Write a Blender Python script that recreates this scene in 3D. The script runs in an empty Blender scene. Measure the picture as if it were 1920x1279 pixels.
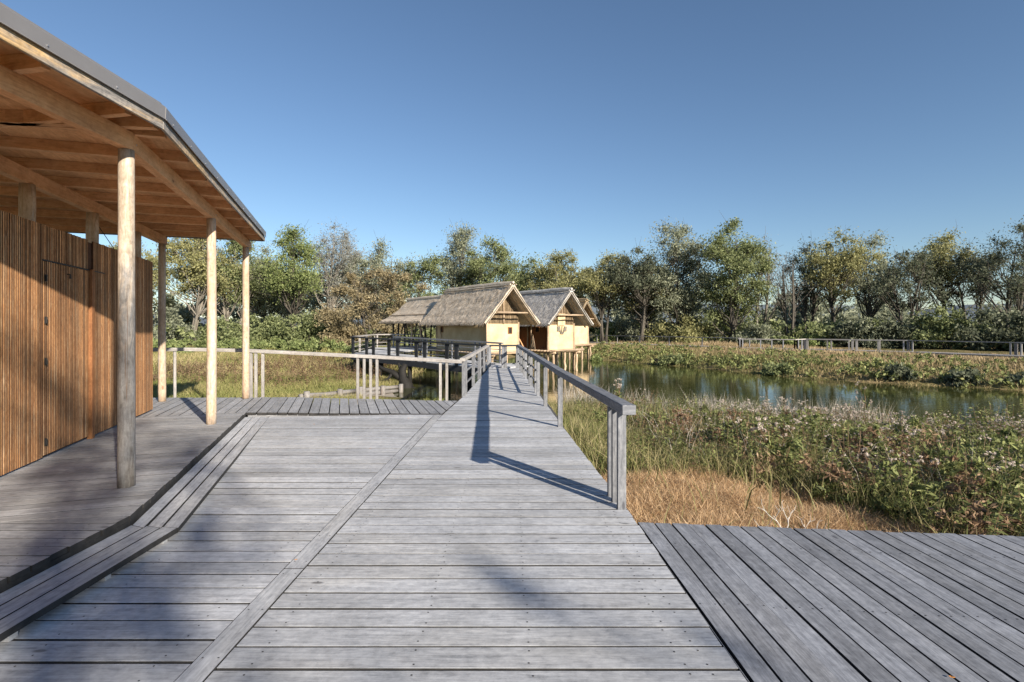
import bpy, math, random
import numpy as np
from mathutils import Vector, Matrix

R = math.radians
random.seed(11)
rng = np.random.default_rng(5)
scene = bpy.context.scene
C = scene.collection

# ------------------------------------------------------------------ camera, sky, sun, exposure
EYE, F, HZ = 1.7, 1000.0, 612.0        # eye height, focal length and horizon row measured in a 1920 px wide frame
cam_d = bpy.data.cameras.new('camera')
cam_d.sensor_width = 36.0
cam_d.lens = 36.0 * F / 1920.0
cam_d.shift_y = -(639.5 - HZ) / 1920.0
cam_d.clip_start = 0.05
cam_d.clip_end = 3000.0
cam = bpy.data.objects.new('camera', cam_d)
C.objects.link(cam)
cam.location = (0, 0, EYE)
cam.rotation_euler = (R(90), 0, 0)
scene.camera = cam

SUN_EL = R(21.5)
SUN_AZ = math.atan2(0.605, -0.795)       # clockwise from +Y
world = bpy.data.worlds.new('World')
scene.world = world
world.use_nodes = True
wn = world.node_tree
for n in list(wn.nodes):
    wn.nodes.remove(n)
sky = wn.nodes.new('ShaderNodeTexSky')
sky.sky_type = 'NISHITA'
sky.sun_disc = False
sky.sun_elevation = SUN_EL
sky.sun_rotation = SUN_AZ
sky.altitude = 300
sky.air_density = 1.0
sky.dust_density = 0.12
sky.ozone_density = 3.2
bg = wn.nodes.new('ShaderNodeBackground')
bg.inputs['Strength'].default_value = 0.064
wo = wn.nodes.new('ShaderNodeOutputWorld')
wn.links.new(sky.outputs[0], bg.inputs[0])
wn.links.new(bg.outputs[0], wo.inputs[0])

sun_d = bpy.data.lights.new('sun', 'SUN')
sun_d.energy = 4.6
sun_d.angle = R(0.55)
sun_d.color = (1.0, 0.90, 0.76)
sun = bpy.data.objects.new('sun', sun_d)
C.objects.link(sun)
to_sun = Vector((math.sin(SUN_AZ) * math.cos(SUN_EL), math.cos(SUN_AZ) * math.cos(SUN_EL), math.sin(SUN_EL)))
sun.rotation_euler = to_sun.to_track_quat('Z', 'Y').to_euler()
sun.location = to_sun * 60

scene.view_settings.view_transform = 'Standard'
scene.view_settings.look = 'None'
scene.view_settings.exposure = 1.06
scene.view_settings.gamma = 1.0
scene.cycles.max_bounces = 6
scene.cycles.diffuse_bounces = 3
scene.cycles.transparent_max_bounces = 8
scene.cycles.use_denoising = True


def at(px, Y, z):
    """world point at depth Y and height z seen in photo column px"""
    return Vector(((px - 960.0) / F * Y, Y, z))


def atz(px, py, Y):
    return Vector(((px - 960.0) / F * Y, Y, EYE - (py - HZ) / F * Y))


# ------------------------------------------------------------------ materials
def new_mat(name):
    m = bpy.data.materials.new(name)
    m.use_nodes = True
    nt = m.node_tree
    bs = nt.nodes['Principled BSDF']
    return m, nt, bs


def node(nt, kind, **kw):
    n = nt.nodes.new(kind)
    for k, v in kw.items():
        setattr(n, k, v)
    return n


def ramp(nt, fac, stops):
    r = nt.nodes.new('ShaderNodeValToRGB')
    el = r.color_ramp.elements
    while len(el) > 1:
        el.remove(el[-1])
    el[0].position = stops[0][0]
    el[0].color = (*stops[0][1], 1)
    for p, c in stops[1:]:
        e = el.new(p)
        e.color = (*c, 1)
    nt.links.new(fac, r.inputs[0])
    return r.outputs[0]


def noise(nt, vec, scale, detail=4, rough=0.55, dist=0.0):
    n = nt.nodes.new('ShaderNodeTexNoise')
    n.inputs['Scale'].default_value = scale
    n.inputs['Detail'].default_value = detail
    n.inputs['Roughness'].default_value = rough
    n.inputs['Distortion'].default_value = dist
    if vec is not None:
        nt.links.new(vec, n.inputs['Vector'])
    return n.outputs['Fac']


def mapping(nt, vec, scale):
    m = nt.nodes.new('ShaderNodeMapping')
    m.inputs['Scale'].default_value = scale
    nt.links.new(vec, m.inputs['Vector'])
    return m.outputs[0]


def math_n(nt, op, a, b=None, c=None, clamp=False):
    m = nt.nodes.new('ShaderNodeMath')
    m.operation = op
    m.use_clamp = clamp
    for i, v in enumerate((a, b, c)):
        if v is None:
            continue
        if isinstance(v, (int, float)):
            m.inputs[i].default_value = v
        else:
            nt.links.new(v, m.inputs[i])
    return m.outputs[0]


def mixc(nt, fac, a, b, mode='MIX'):
    m = nt.nodes.new('ShaderNodeMix')
    m.data_type = 'RGBA'
    m.blend_type = mode
    for sock, v in ((m.inputs[0], fac), (m.inputs[6], a), (m.inputs[7], b)):
        if isinstance(v, (int, float)):
            sock.default_value = v
        elif isinstance(v, tuple):
            sock.default_value = (*v, 1)
        else:
            nt.links.new(v, sock)
    return m.outputs[2]


def bump(nt, h, strength, dist, bs):
    b = nt.nodes.new('ShaderNodeBump')
    b.inputs['Strength'].default_value = strength
    b.inputs['Distance'].default_value = dist
    nt.links.new(h, b.inputs['Height'])
    nt.links.new(b.outputs[0], bs.inputs['Normal'])


def attr(nt, name):
    a = nt.nodes.new('ShaderNodeAttribute')
    a.attribute_name = name
    return a.outputs['Fac']


def wood(name, dark, mid, light, knot=(0.05, 0.03, 0.02), rough=0.75, vary=0.5, grain=26.0, weather=None,
         wamt=0.5, knots=1.0, bumpd=0.003, crack=0.0, wz_shade=False):
    m, nt, bs = new_mat(name)
    uv = node(nt, 'ShaderNodeUVMap').outputs[0]
    geo = node(nt, 'ShaderNodeNewGeometry').outputs['Position']
    g1 = noise(nt, mapping(nt, uv, (1.6, grain, 1)), 1.0, 8, 0.68, 1.2)
    g2 = noise(nt, mapping(nt, uv, (9.0, grain * 5, 1)), 1.0, 4, 0.7, 0.3)
    g3 = noise(nt, mapping(nt, uv, (14.0, 18.0, 1)), 1.0, 5, 0.7, 0.4)
    g = math_n(nt, 'ADD', math_n(nt, 'MULTIPLY', g1, 0.42), math_n(nt, 'MULTIPLY', g2, 0.26))
    g = math_n(nt, 'ADD', g, math_n(nt, 'MULTIPLY', g3, 0.32))
    col = ramp(nt, g, [(0.37, dark), (0.5, mid), (0.63, light)])
    rn = attr(nt, 'rnd')
    val = math_n(nt, 'ADD', 1.0 - vary * 0.5, math_n(nt, 'MULTIPLY', rn, vary))
    blot = noise(nt, geo, 2.3, 5, 0.65)
    val = math_n(nt, 'MULTIPLY', val, math_n(nt, 'ADD', 0.62, math_n(nt, 'MULTIPLY', blot, 0.76)))
    tint = noise(nt, mapping(nt, uv, (0.5, 2.2, 1)), 1.0, 3, 0.6)
    col = mixc(nt, math_n(nt, 'MULTIPLY', math_n(nt, 'SUBTRACT', tint, 0.45), 2.0, clamp=True), col, mixc(nt, 1.0, col, (1.0, 0.95, 0.86), 'MULTIPLY'))
    if weather is not None:
        wn_ = noise(nt, mapping(nt, uv, (0.9, 6.0, 1)), 1.0, 7, 0.75, 1.0)
        wf = math_n(nt, 'MULTIPLY', math_n(nt, 'SUBTRACT', wn_, 0.55 - wamt * 0.26), 6.0, clamp=True)
        if wz_shade:
            sz = node(nt, 'ShaderNodeSeparateXYZ')
            nt.links.new(geo, sz.inputs[0])
            wf = math_n(nt, 'ADD', wf, math_n(nt, 'MULTIPLY', math_n(nt, 'SUBTRACT', math_n(nt, 'ADD', 1.7, math_n(nt, 'MULTIPLY', wn_, 1.4)), sz.outputs[2]), 0.9), clamp=True)
            wf = math_n(nt, 'MULTIPLY', wf, math_n(nt, 'ADD', 0.55, math_n(nt, 'MULTIPLY', g1, 0.8)), clamp=True)
        wsc = node(nt, 'ShaderNodeVectorMath', operation='SCALE')
        wsc.inputs[0].default_value = weather
        nt.links.new(math_n(nt, 'MULTIPLY_ADD', math_n(nt, 'SUBTRACT', g, 0.5), 4.5, 1.0, clamp=False), wsc.inputs['Scale'])
        col = mixc(nt, math_n(nt, 'MULTIPLY', wf, 0.85), col, wsc.outputs[0])
    if crack:
        cn = noise(nt, mapping(nt, uv, (0.55, 46.0, 1)), 1.0, 2, 0.5, 0.6)
        cf = math_n(nt, 'MULTIPLY', math_n(nt, 'SUBTRACT', cn, 0.665), 30.0, clamp=True)
        col = mixc(nt, math_n(nt, 'MULTIPLY', cf, crack), col, knot)
    vm = node(nt, 'ShaderNodeVectorMath', operation='SCALE')
    nt.links.new(col, vm.inputs[0])
    nt.links.new(val, vm.inputs['Scale'])
    col = vm.outputs[0]
    if knots:
        v = node(nt, 'ShaderNodeTexVoronoi')
        v.inputs['Scale'].default_value = 1.0
        nt.links.new(mapping(nt, uv, (1.5, 4.2, 1)), v.inputs['Vector'])
        kf = math_n(nt, 'MULTIPLY', math_n(nt, 'SUBTRACT', 0.085, v.outputs['Distance']), 26.0 * knots, clamp=True)
        pick = math_n(nt, 'GREATER_THAN', node(nt, 'ShaderNodeSeparateColor').outputs[0], 0.45)
        sc = pick.node.inputs[0].links[0].from_node
        nt.links.new(v.outputs['Color'], sc.inputs[0])
        col = mixc(nt, math_n(nt, 'MULTIPLY', kf, math_n(nt, 'MULTIPLY', pick, 0.75)), col, knot)
    nt.links.new(col, bs.inputs['Base Color'])
    bs.inputs['Roughness'].default_value = rough
    bs.inputs['Specular IOR Level'].default_value = 0.3
    bump(nt, g, 0.6, bumpd, bs)
    return m


def plain(name, col, rough=0.6, metal=0.0, nscale=20.0, namt=0.25, bumpd=0.0):
    m, nt, bs = new_mat(name)
    geo = node(nt, 'ShaderNodeNewGeometry').outputs['Position']
    n = noise(nt, geo, nscale, 5, 0.6)
    a = tuple(c * (1 - namt) for c in col)
    b = tuple(min(1, c * (1 + namt)) for c in col)
    nt.links.new(ramp(nt, n, [(0.3, a), (0.7, b)]), bs.inputs['Base Color'])
    bs.inputs['Roughness'].default_value = rough
    bs.inputs['Metallic'].default_value = metal
    if bumpd:
        bump(nt, n, 0.6, bumpd, bs)
    return m


def leafmat(name, stops, trans=0.35, rough=0.6):
    m, nt, bs = new_mat(name)
    rn = attr(nt, 'rnd')
    geo = node(nt, 'ShaderNodeNewGeometry').outputs['Position']
    big = noise(nt, geo, 0.55, 3, 0.5)
    f = math_n(nt, 'ADD', math_n(nt, 'MULTIPLY', rn, 0.65), math_n(nt, 'MULTIPLY', math_n(nt, 'SUBTRACT', big, 0.15), 0.5))
    col = ramp(nt, f, stops)
    nt.links.new(col, bs.inputs['Base Color'])
    bs.inputs['Roughness'].default_value = rough
    bs.inputs['Specular IOR Level'].default_value = 0.25
    tr = node(nt, 'ShaderNodeBsdfTranslucent')
    nt.links.new(col, tr.inputs[0])
    mx = node(nt, 'ShaderNodeMixShader')
    mx.inputs[0].default_value = trans
    nt.links.new(bs.outputs[0], mx.inputs[1])
    nt.links.new(tr.outputs[0], mx.inputs[2])
    nt.links.new(mx.outputs[0], nt.nodes['Material Output'].inputs[0])
    return m


M = {}
M['deck'] = wood('weathered_decking', (0.222, 0.230, 0.247), (0.414, 0.425, 0.449), (0.584, 0.597, 0.620), knot=(0.09, 0.085, 0.085), vary=0.32, rough=0.7)
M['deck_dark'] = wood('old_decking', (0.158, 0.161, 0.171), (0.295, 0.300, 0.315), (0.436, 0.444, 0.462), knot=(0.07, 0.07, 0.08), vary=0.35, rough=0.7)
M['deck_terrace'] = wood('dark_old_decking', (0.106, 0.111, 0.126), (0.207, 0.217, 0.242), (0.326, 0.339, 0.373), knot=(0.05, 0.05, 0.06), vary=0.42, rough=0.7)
M['edge_shade_grime'] = plain('board_edge_shade_grime', (0.026, 0.025, 0.025), 0.95, 0, 9.0, 0.5)  # board sides: grime, with the shade of the gaps put into the colour
M['under'] = wood('damp_joists', (0.05, 0.05, 0.05), (0.09, 0.088, 0.085), (0.14, 0.14, 0.14), vary=0.4, knots=0)
M['rail'] = wood('weathered_rail', (0.075, 0.08, 0.092), (0.165, 0.172, 0.19), (0.27, 0.275, 0.29), knot=(0.05, 0.05, 0.06), vary=0.35, bumpd=0.002)
M['rail_pale'] = wood('bleached_rail', (0.180, 0.166, 0.155), (0.312, 0.295, 0.284), (0.435, 0.423, 0.413), vary=0.35, bumpd=0.002)
M['rail_black'] = wood('shade_black_timber', (0.012, 0.013, 0.016), (0.026, 0.028, 0.033), (0.05, 0.053, 0.06), vary=0.35, knots=0)  # black stands in for the shaded side of the platform railing
M['slat'] = wood('larch_slats', (0.205, 0.087, 0.035), (0.463, 0.229, 0.097), (0.667, 0.398, 0.195), vary=0.95, grain=40, knot=(0.07, 0.02, 0.01), weather=(0.46, 0.32, 0.19), wamt=0.25)
M['slat_dark'] = plain('backing_and_gap_shade', (0.075, 0.034, 0.016), 0.9)
M['jamb'] = wood('larch_board', (0.13, 0.05, 0.02), (0.23, 0.10, 0.04), (0.32, 0.155, 0.065), vary=0.2)
M['beam'] = wood('spruce_beam', (0.45, 0.22, 0.10), (0.64, 0.35, 0.175), (0.75, 0.46, 0.255), vary=0.3, grain=14, knot=(0.16, 0.055, 0.02))
M['soffit'] = wood('spruce_soffit', (0.45, 0.215, 0.095), (0.63, 0.335, 0.155), (0.75, 0.44, 0.225), vary=0.35, grain=10, knot=(0.14, 0.05, 0.02))
M['pole'] = wood('peeled_log', (0.317, 0.213, 0.136), (0.493, 0.365, 0.255), (0.616, 0.496, 0.378), vary=0.15, grain=11, knot=(0.20, 0.08, 0.035), weather=(0.46, 0.41, 0.36), wamt=0.35, knots=1.4, crack=.6)
M['pole_grey'] = wood('greyed_log', (0.20, 0.155, 0.11), (0.42, 0.345, 0.27), (0.62, 0.54, 0.45), vary=0.15, grain=11, knot=(0.15, 0.075, 0.035), weather=(0.165, 0.165, 0.168), wamt=0.45, knots=1.4, crack=.8, wz_shade=True)  # greyer towards the foot: weathering, deepened in colour for tree shade
M['fascia'] = wood('weathered_fascia', (0.08, 0.078, 0.08), (0.24, 0.225, 0.215), (0.46, 0.41, 0.34), vary=0.3, weather=(0.50, 0.33, 0.15), wamt=0.3)
M['metal'] = plain('grey_coated_steel', (0.20, 0.195, 0.20), 0.42, 0.25, 3.0, 0.06)
M['bolt'] = plain('zinc_bolt', (0.6, 0.6, 0.62), 0.35, 0.9)
M['iron'] = plain('dark_iron', (0.03, 0.03, 0.03), 0.5, 0.5)
M['nail'] = plain('nail_head', (0.035, 0.033, 0.034), 0.6, 0.3)
M['stilt'] = wood('debarked_stilt', (0.22, 0.15, 0.09), (0.42, 0.31, 0.21), (0.62, 0.50, 0.37), vary=0.5, grain=12)
M['bark'] = wood('tree_bark', (0.035, 0.030, 0.025), (0.075, 0.066, 0.054), (0.14, 0.125, 0.105), vary=0.4, grain=10, knots=0, bumpd=0.02)
M['bark_pale'] = wood('pale_bark', (0.11, 0.095, 0.08), (0.20, 0.18, 0.15), (0.32, 0.29, 0.25), vary=0.4, grain=10, knots=0, bumpd=0.02)
M['shade_black'] = wood('shade_black_wood', (0.006, 0.006, 0.005), (0.013, 0.012, 0.011), (0.028, 0.026, 0.023), vary=0.3, grain=10, knots=0, bumpd=0.02)  # black is the shade below the platform, put into the wood colour


def clay_mat():
    m, nt, bs = new_mat('clay_render')
    geo = node(nt, 'ShaderNodeNewGeometry').outputs['Position']
    n1 = noise(nt, geo, 1.6, 6, 0.6)
    n2 = noise(nt, geo, 30, 4, 0.6)
    col = ramp(nt, n1, [(0.25, (0.48, 0.345, 0.19)), (0.5, (0.58, 0.44, 0.265)), (0.75, (0.66, 0.53, 0.34))])
    v = node(nt, 'ShaderNodeTexVoronoi', feature='DISTANCE_TO_EDGE')
    v.inputs['Scale'].default_value = 1.3
    wv = node(nt, 'ShaderNodeVectorMath', operation='ADD')
    nt.links.new(geo, wv.inputs[0])
    nz = node(nt, 'ShaderNodeTexNoise')
    nz.inputs['Scale'].default_value = 2.0
    nt.links.new(nz.outputs['Color'], wv.inputs[1])
    nt.links.new(wv.outputs[0], v.inputs['Vector'])
    cr = math_n(nt, 'MULTIPLY', math_n(nt, 'SUBTRACT', 0.012, v.outputs['Distance']), 60, clamp=True)
    col = mixc(nt, math_n(nt, 'MULTIPLY', cr, 0.55), col, (0.34, 0.20, 0.09))
    nt.links.new(col, bs.inputs['Base Color'])
    bs.inputs['Roughness'].default_value = 0.95
    bump(nt, n2, 0.5, 0.02, bs)
    return m


M['clay'] = clay_mat()


def thatch_mat(name, stops):
    m, nt, bs = new_mat(name)
    uv = node(nt, 'ShaderNodeUVMap').outputs[0]
    geo = node(nt, 'ShaderNodeNewGeometry').outputs['Position']
    g = noise(nt, mapping(nt, uv, (2.5, 22, 1)), 1.0, 6, 0.75, 0.4)
    b = noise(nt, geo, 9.0, 8, 0.8)
    crs = noise(nt, mapping(nt, uv, (4.0, 0.6, 1)), 1.0, 3, 0.6)
    f = math_n(nt, 'ADD', math_n(nt, 'MULTIPLY', g, 0.35), math_n(nt, 'MULTIPLY', b, 0.40))
    f = math_n(nt, 'ADD', f, math_n(nt, 'MULTIPLY', crs, 0.25))
    rn = attr(nt, 'rnd')
    f = math_n(nt, 'ADD', f, math_n(nt, 'MULTIPLY', math_n(nt, 'SUBTRACT', rn, 0.5), 0.22))
    nt.links.new(ramp(nt, f, stops), bs.inputs['Base Color'])
    bs.inputs['Roughness'].default_value = 0.95
    bs.inputs['Specular IOR Level'].default_value = 0.1
    bump(nt, f, 0.9, 0.05, bs)
    return m


M['thatch'] = thatch_mat('tan_thatch', [(0.36, (0.22, 0.17, 0.12)), (0.5, (0.53, 0.445, 0.35)), (0.64, (0.76, 0.67, 0.55))])
M['thatch_grey'] = thatch_mat('grey_thatch', [(0.36, (0.20, 0.185, 0.17)), (0.5, (0.44, 0.42, 0.395)), (0.64, (0.64, 0.62, 0.58))])
M['thatch_brown'] = thatch_mat('brown_thatch', [(0.32, (0.12, 0.085, 0.05)), (0.5, (0.30, 0.22, 0.13)), (0.68, (0.50, 0.38, 0.24))])
M['wattle'] = thatch_mat('woven_wattle', [(0.32, (0.06, 0.045, 0.03)), (0.5, (0.19, 0.14, 0.09)), (0.68, (0.42, 0.32, 0.2))])
M['opening'] = plain('dark_opening', (0.015, 0.012, 0.01), 0.9)

M['leaf_green'] = leafmat('green_leaves', [(0.1, (0.106, 0.131, 0.062)), (0.5, (0.226, 0.260, 0.118)), (0.9, (0.414, 0.446, 0.213))], 0.45)
M['leaf_ash'] = leafmat('bright_green_leaves', [(0.1, (0.119, 0.154, 0.057)), (0.5, (0.244, 0.295, 0.114)), (0.9, (0.427, 0.466, 0.200))], 0.45)
M['leaf_willow'] = leafmat('grey_green_leaves', [(0.1, (0.157, 0.173, 0.122)), (0.5, (0.295, 0.315, 0.216)), (0.9, (0.489, 0.511, 0.361))], 0.45)
M['leaf_yellow'] = leafmat('yellowing_leaves', [(0.1, (0.164, 0.171, 0.077)), (0.5, (0.326, 0.321, 0.148)), (0.9, (0.526, 0.491, 0.238))], 0.45)
M['leaf_rust'] = leafmat('rusty_leaves', [(0.1, (0.169, 0.144, 0.087)), (0.5, (0.333, 0.275, 0.161)), (0.9, (0.514, 0.433, 0.265))], 0.45)
M['leaf_grey'] = leafmat('thin_grey_leaves', [(0.1, (0.164, 0.167, 0.154)), (0.5, (0.307, 0.315, 0.286)), (0.9, (0.489, 0.498, 0.444))], 0.45)
M['leaf_dark'] = leafmat('shade_dark_leaves', [(0.1, (0.065, 0.078, 0.052)), (0.5, (0.140, 0.157, 0.103)), (0.9, (0.258, 0.275, 0.181))], 0.45)  # darker leaf colour carries the dimmer light on the right-hand trees
M['dry'] = leafmat('dry_grass', [(0.1, (0.38, 0.25, 0.13)), (0.5, (0.63, 0.435, 0.25)), (0.9, (0.83, 0.64, 0.42))], 0.4)
M['reed'] = leafmat('mixed_grass', [(0.05, (0.09, 0.115, 0.035)), (0.4, (0.20, 0.22, 0.075)), (0.65, (0.37, 0.32, 0.16)), (0.95, (0.60, 0.51, 0.33))], 0.4)
M['pale_reed'] = leafmat('bleached_stalks', [(0.1, (0.30, 0.27, 0.22)), (0.5, (0.46, 0.42, 0.36)), (0.9, (0.62, 0.58, 0.52))], 0.25)
M['herb'] = leafmat('herb_leaves', [(0.05, (0.055, 0.064, 0.024)), (0.4, (0.16, 0.185, 0.066)), (0.7, (0.305, 0.33, 0.125)), (0.97, (0.52, 0.50, 0.24))], 0.32)
M['herb_brown'] = leafmat('withered_leaves', [(0.1, (0.13, 0.08, 0.05)), (0.5, (0.26, 0.165, 0.10)), (0.9, (0.42, 0.30, 0.19))], 0.3)
M['fluff'] = leafmat('pale_seed_fluff', [(0.1, (0.44, 0.36, 0.29)), (0.5, (0.60, 0.51, 0.44)), (0.9, (0.74, 0.67, 0.60))], 0.3)
M['meadow'] = leafmat('meadow_blades', [(0.05, (0.11, 0.14, 0.035)), (0.45, (0.22, 0.235, 0.075)), (0.68, (0.36, 0.31, 0.14)), (0.95, (0.54, 0.44, 0.26))], 0.25)
M['bank'] = leafmat('bank_blades', [(0.05, (0.09, 0.105, 0.035)), (0.40, (0.20, 0.195, 0.075)), (0.62, (0.31, 0.235, 0.125)), (0.95, (0.50, 0.385, 0.24))], 0.25)
M['twig'] = plain('bleached_twig', (0.55, 0.52, 0.48), 0.8)
M['orange_leaf'] = plain('fallen_leaf', (0.55, 0.22, 0.04), 0.7)


def ground_mat():
    m, nt, bs = new_mat('rough_meadow_soil')
    geo = node(nt, 'ShaderNodeNewGeometry').outputs['Position']
    n1 = noise(nt, geo, 0.35, 6, 0.65)
    n2 = noise(nt, geo, 6.0, 6, 0.7)
    f = math_n(nt, 'ADD', math_n(nt, 'MULTIPLY', n1, 0.55), math_n(nt, 'MULTIPLY', n2, 0.45))
    col = ramp(nt, f, [(0.3, (0.05, 0.058, 0.02)), (0.45, (0.12, 0.115, 0.045)), (0.56, (0.25, 0.19, 0.10)), (0.7, (0.34, 0.26, 0.15))])
    nt.links.new(col, bs.inputs['Base Color'])
    bs.inputs['Roughness'].default_value = 1.0
    bs.inputs['Specular IOR Level'].default_value = 0.05
    bump(nt, n2, 0.8, 0.12, bs)
    return m


M['ground'] = ground_mat()
M['gravel'] = plain('grey_gravel', (0.30, 0.265, 0.22), 0.95, 0, 40, 0.4, 0.02)


def water_mat():
    m, nt, bs = new_mat('pond_water')
    bs.inputs['Base Color'].default_value = (0.028, 0.036, 0.010, 1)
    bs.inputs['Roughness'].default_value = 0.035
    bs.inputs['IOR'].default_value = 1.33
    bs.inputs['Specular IOR Level'].default_value = 0.42
    geo = node(nt, 'ShaderNodeNewGeometry').outputs['Position']
    n = noise(nt, mapping(nt, geo, (1.0, 2.2, 1)), 1.6, 3, 0.5)
    alg = noise(nt, geo, 0.30, 4, 0.6)
    nt.links.new(ramp(nt, alg, [(0.4, (0.034, 0.040, 0.011)), (0.65, (0.075, 0.078, 0.024))]), bs.inputs['Base Color'])
    bump(nt, n, 0.10, 0.05, bs)
    return m


M['water'] = water_mat()


# ------------------------------------------------------------------ mesh helpers
class MB:
    def __init__(s):
        s.v, s.f, s.uv, s.r, s.mi = [], [], [], [], []

    def face(s, pts, uvs, r, mi=0):
        b = len(s.v)
        s.v.extend([tuple(p) for p in pts])
        s.f.append(list(range(b, b + len(pts))))
        s.uv.extend(uvs)
        s.r.append(r)
        s.mi.append(mi)

    def shape(s, verts, faces, uvs, r, mi=0):
        b = len(s.v)
        s.v.extend([tuple(p) for p in verts])
        for f, u in zip(faces, uvs):
            s.f.append([b + i for i in f])
            s.uv.extend(u)
            s.r.append(r)
            s.mi.append(mi)

    def bar(s, p0, p1, w, h, up=(0, 0, 1), w1=None, h1=None, r=None, mi=0):
        p0, p1 = Vector(p0), Vector(p1)
        d = p1 - p0
        L = d.length
        d = d / L
        up = Vector(up)
        sd = d.cross(up)
        if sd.length < 1e-4:
            sd = d.cross(Vector((0, 1, 0)))
        sd.normalize()
        up = sd.cross(d)
        w1 = w if w1 is None else w1
        h1 = h if h1 is None else h1
        vs = []
        for p, ww, hh in ((p0, w, h), (p1, w1, h1)):
            for a, b in ((-1, -1), (1, -1), (1, 1), (-1, 1)):
                vs.append(p + sd * (a * ww / 2) + up * (b * hh / 2))
        r = random.random() if r is None else r
        ou, ov = random.random() * 50, random.random() * 50
        faces, uvs = [], []
        acc = 0
        for k in range(4):
            e = w if k % 2 == 0 else h
            k2 = (k + 1) % 4
            faces.append((k, k2, 4 + k2, 4 + k))
            uvs.append([(ou, ov + acc), (ou, ov + acc + e), (ou + L, ov + acc + e), (ou + L, ov + acc)])
            acc += e
        faces.append((3, 2, 1, 0))
        uvs.append([(ou, ov), (ou + .1, ov), (ou + .1, ov + .1), (ou, ov + .1)])
        faces.append((4, 5, 6, 7))
        uvs.append([(ou, ov), (ou + .1, ov), (ou + .1, ov + .1), (ou, ov + .1)])
        s.shape(vs, faces, uvs, r, mi)

    def prism(s, poly, ztop, thick, du, r=None, mi=0, side=None):
        """poly: 2-D outline, counter-clockwise; ztop(x, y); du: grain direction"""
        n = len(poly)
        du = Vector((du[0], du[1])).normalized()
        dv = Vector((-du.y, du.x))
        r = random.random() if r is None else r
        ou, ov = random.random() * 50, random.random() * 50
        top = [Vector((x, y, ztop(x, y))) for x, y in poly]
        bot = [t - Vector((0, 0, thick)) for t in top]

        def uv(p, dz=0):
            return (p.x * du.x + p.y * du.y + ou, p.x * dv.x + p.y * dv.y + ov + dz)
        faces = [tuple(range(n)), tuple(range(2 * n - 1, n - 1, -1))]
        uvs = [[uv(p) for p in top], [uv(p) for p in reversed(bot)]]
        s.shape(top + bot, faces, uvs, r, mi)
        b0 = len(s.v) - 2 * n
        for i in range(n):
            j = (i + 1) % n
            s.f.append([b0 + i, b0 + n + i, b0 + n + j, b0 + j])
            s.uv.extend([uv(top[i]), uv(bot[i], thick), uv(bot[j], thick), uv(top[j])])
            s.r.append(r)
            s.mi.append(mi if side is None else side)

    def tube(s, pts, radii, n=8, r=None, mi=0, cap=True, vscale=1.0):
        pts = [Vector(p) for p in pts]
        r = random.random() if r is None else r
        ou, ov = random.random() * 50, random.random() * 50
        vs, faces, uvs = [], [], []
        u = 0
        us = []
        ref = Vector((1, 0, 0))
        for i, p in enumerate(pts):
            a = pts[max(0, i - 1)]
            b = pts[min(len(pts) - 1, i + 1)]
            d = (b - a)
            d = d.normalized() if d.length > 1e-6 else Vector((0, 0, 1))
            if abs(d.dot(ref)) > 0.95:
                ref = Vector((0, 1, 0))
            x = (ref - d * ref.dot(d)).normalized()
            y = d.cross(x)
            if i:
                u += (p - pts[i - 1]).length
            us.append(u)
            for k in range(n):
                t = 2 * math.pi * k / n
                vs.append(p + (x * math.cos(t) + y * math.sin(t)) * radii[i])
        for i in range(len(pts) - 1):
            for k in range(n):
                k2 = (k + 1) % n
                faces.append((i * n + k, i * n + k2, (i + 1) * n + k2, (i + 1) * n + k))
                c = 2 * math.pi * max(radii) / n * vscale
                uvs.append([(ou + us[i], ov + k * c), (ou + us[i], ov + (k + 1) * c), (ou + us[i + 1], ov + (k + 1) * c), (ou + us[i + 1], ov + k * c)])
        if cap:
            for ring, rev in ((0, True), (len(pts) - 1, False)):
                idx = [ring * n + k for k in range(n)]
                if rev:
                    idx.reverse()
                faces.append(tuple(idx))
                uvs.append([(ou + .05 * math.cos(k), ov + .05 * math.sin(k)) for k in range(n)])
        s.shape(vs, faces, uvs, r, mi)

    def build(s, name, mats, parent=None, bevel=0.0, smooth=False, loc=None):
        me = bpy.data.meshes.new(name)
        me.from_pydata(s.v, [], s.f)
        uvl = me.uv_layers.new(name='UVMap')
        uvl.data.foreach_set('uv', np.array(s.uv, dtype=np.float32).ravel())
        a = me.attributes.new('rnd', 'FLOAT', 'FACE')
        a.data.foreach_set('value', np.array(s.r, dtype=np.float32))
        mats = mats if isinstance(mats, (list, tuple)) else [mats]
        for m in mats:
            me.materials.append(m)
        if len(mats) > 1:
            me.polygons.foreach_set('material_index', np.array(s.mi, dtype=np.int32))
        if smooth:
            me.polygons.foreach_set('use_smooth', np.ones(len(s.f), dtype=bool))
        me.update()
        o = bpy.data.objects.new(name, me)
        C.objects.link(o)
        if parent is not None:
            o.parent = parent
        if loc is not None:
            o.location = loc
        if bevel:
            b = o.modifiers.new('bevel', 'BEVEL')
            b.width = bevel
            b.segments = 1
            b.limit_method = 'ANGLE'
        return o


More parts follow.
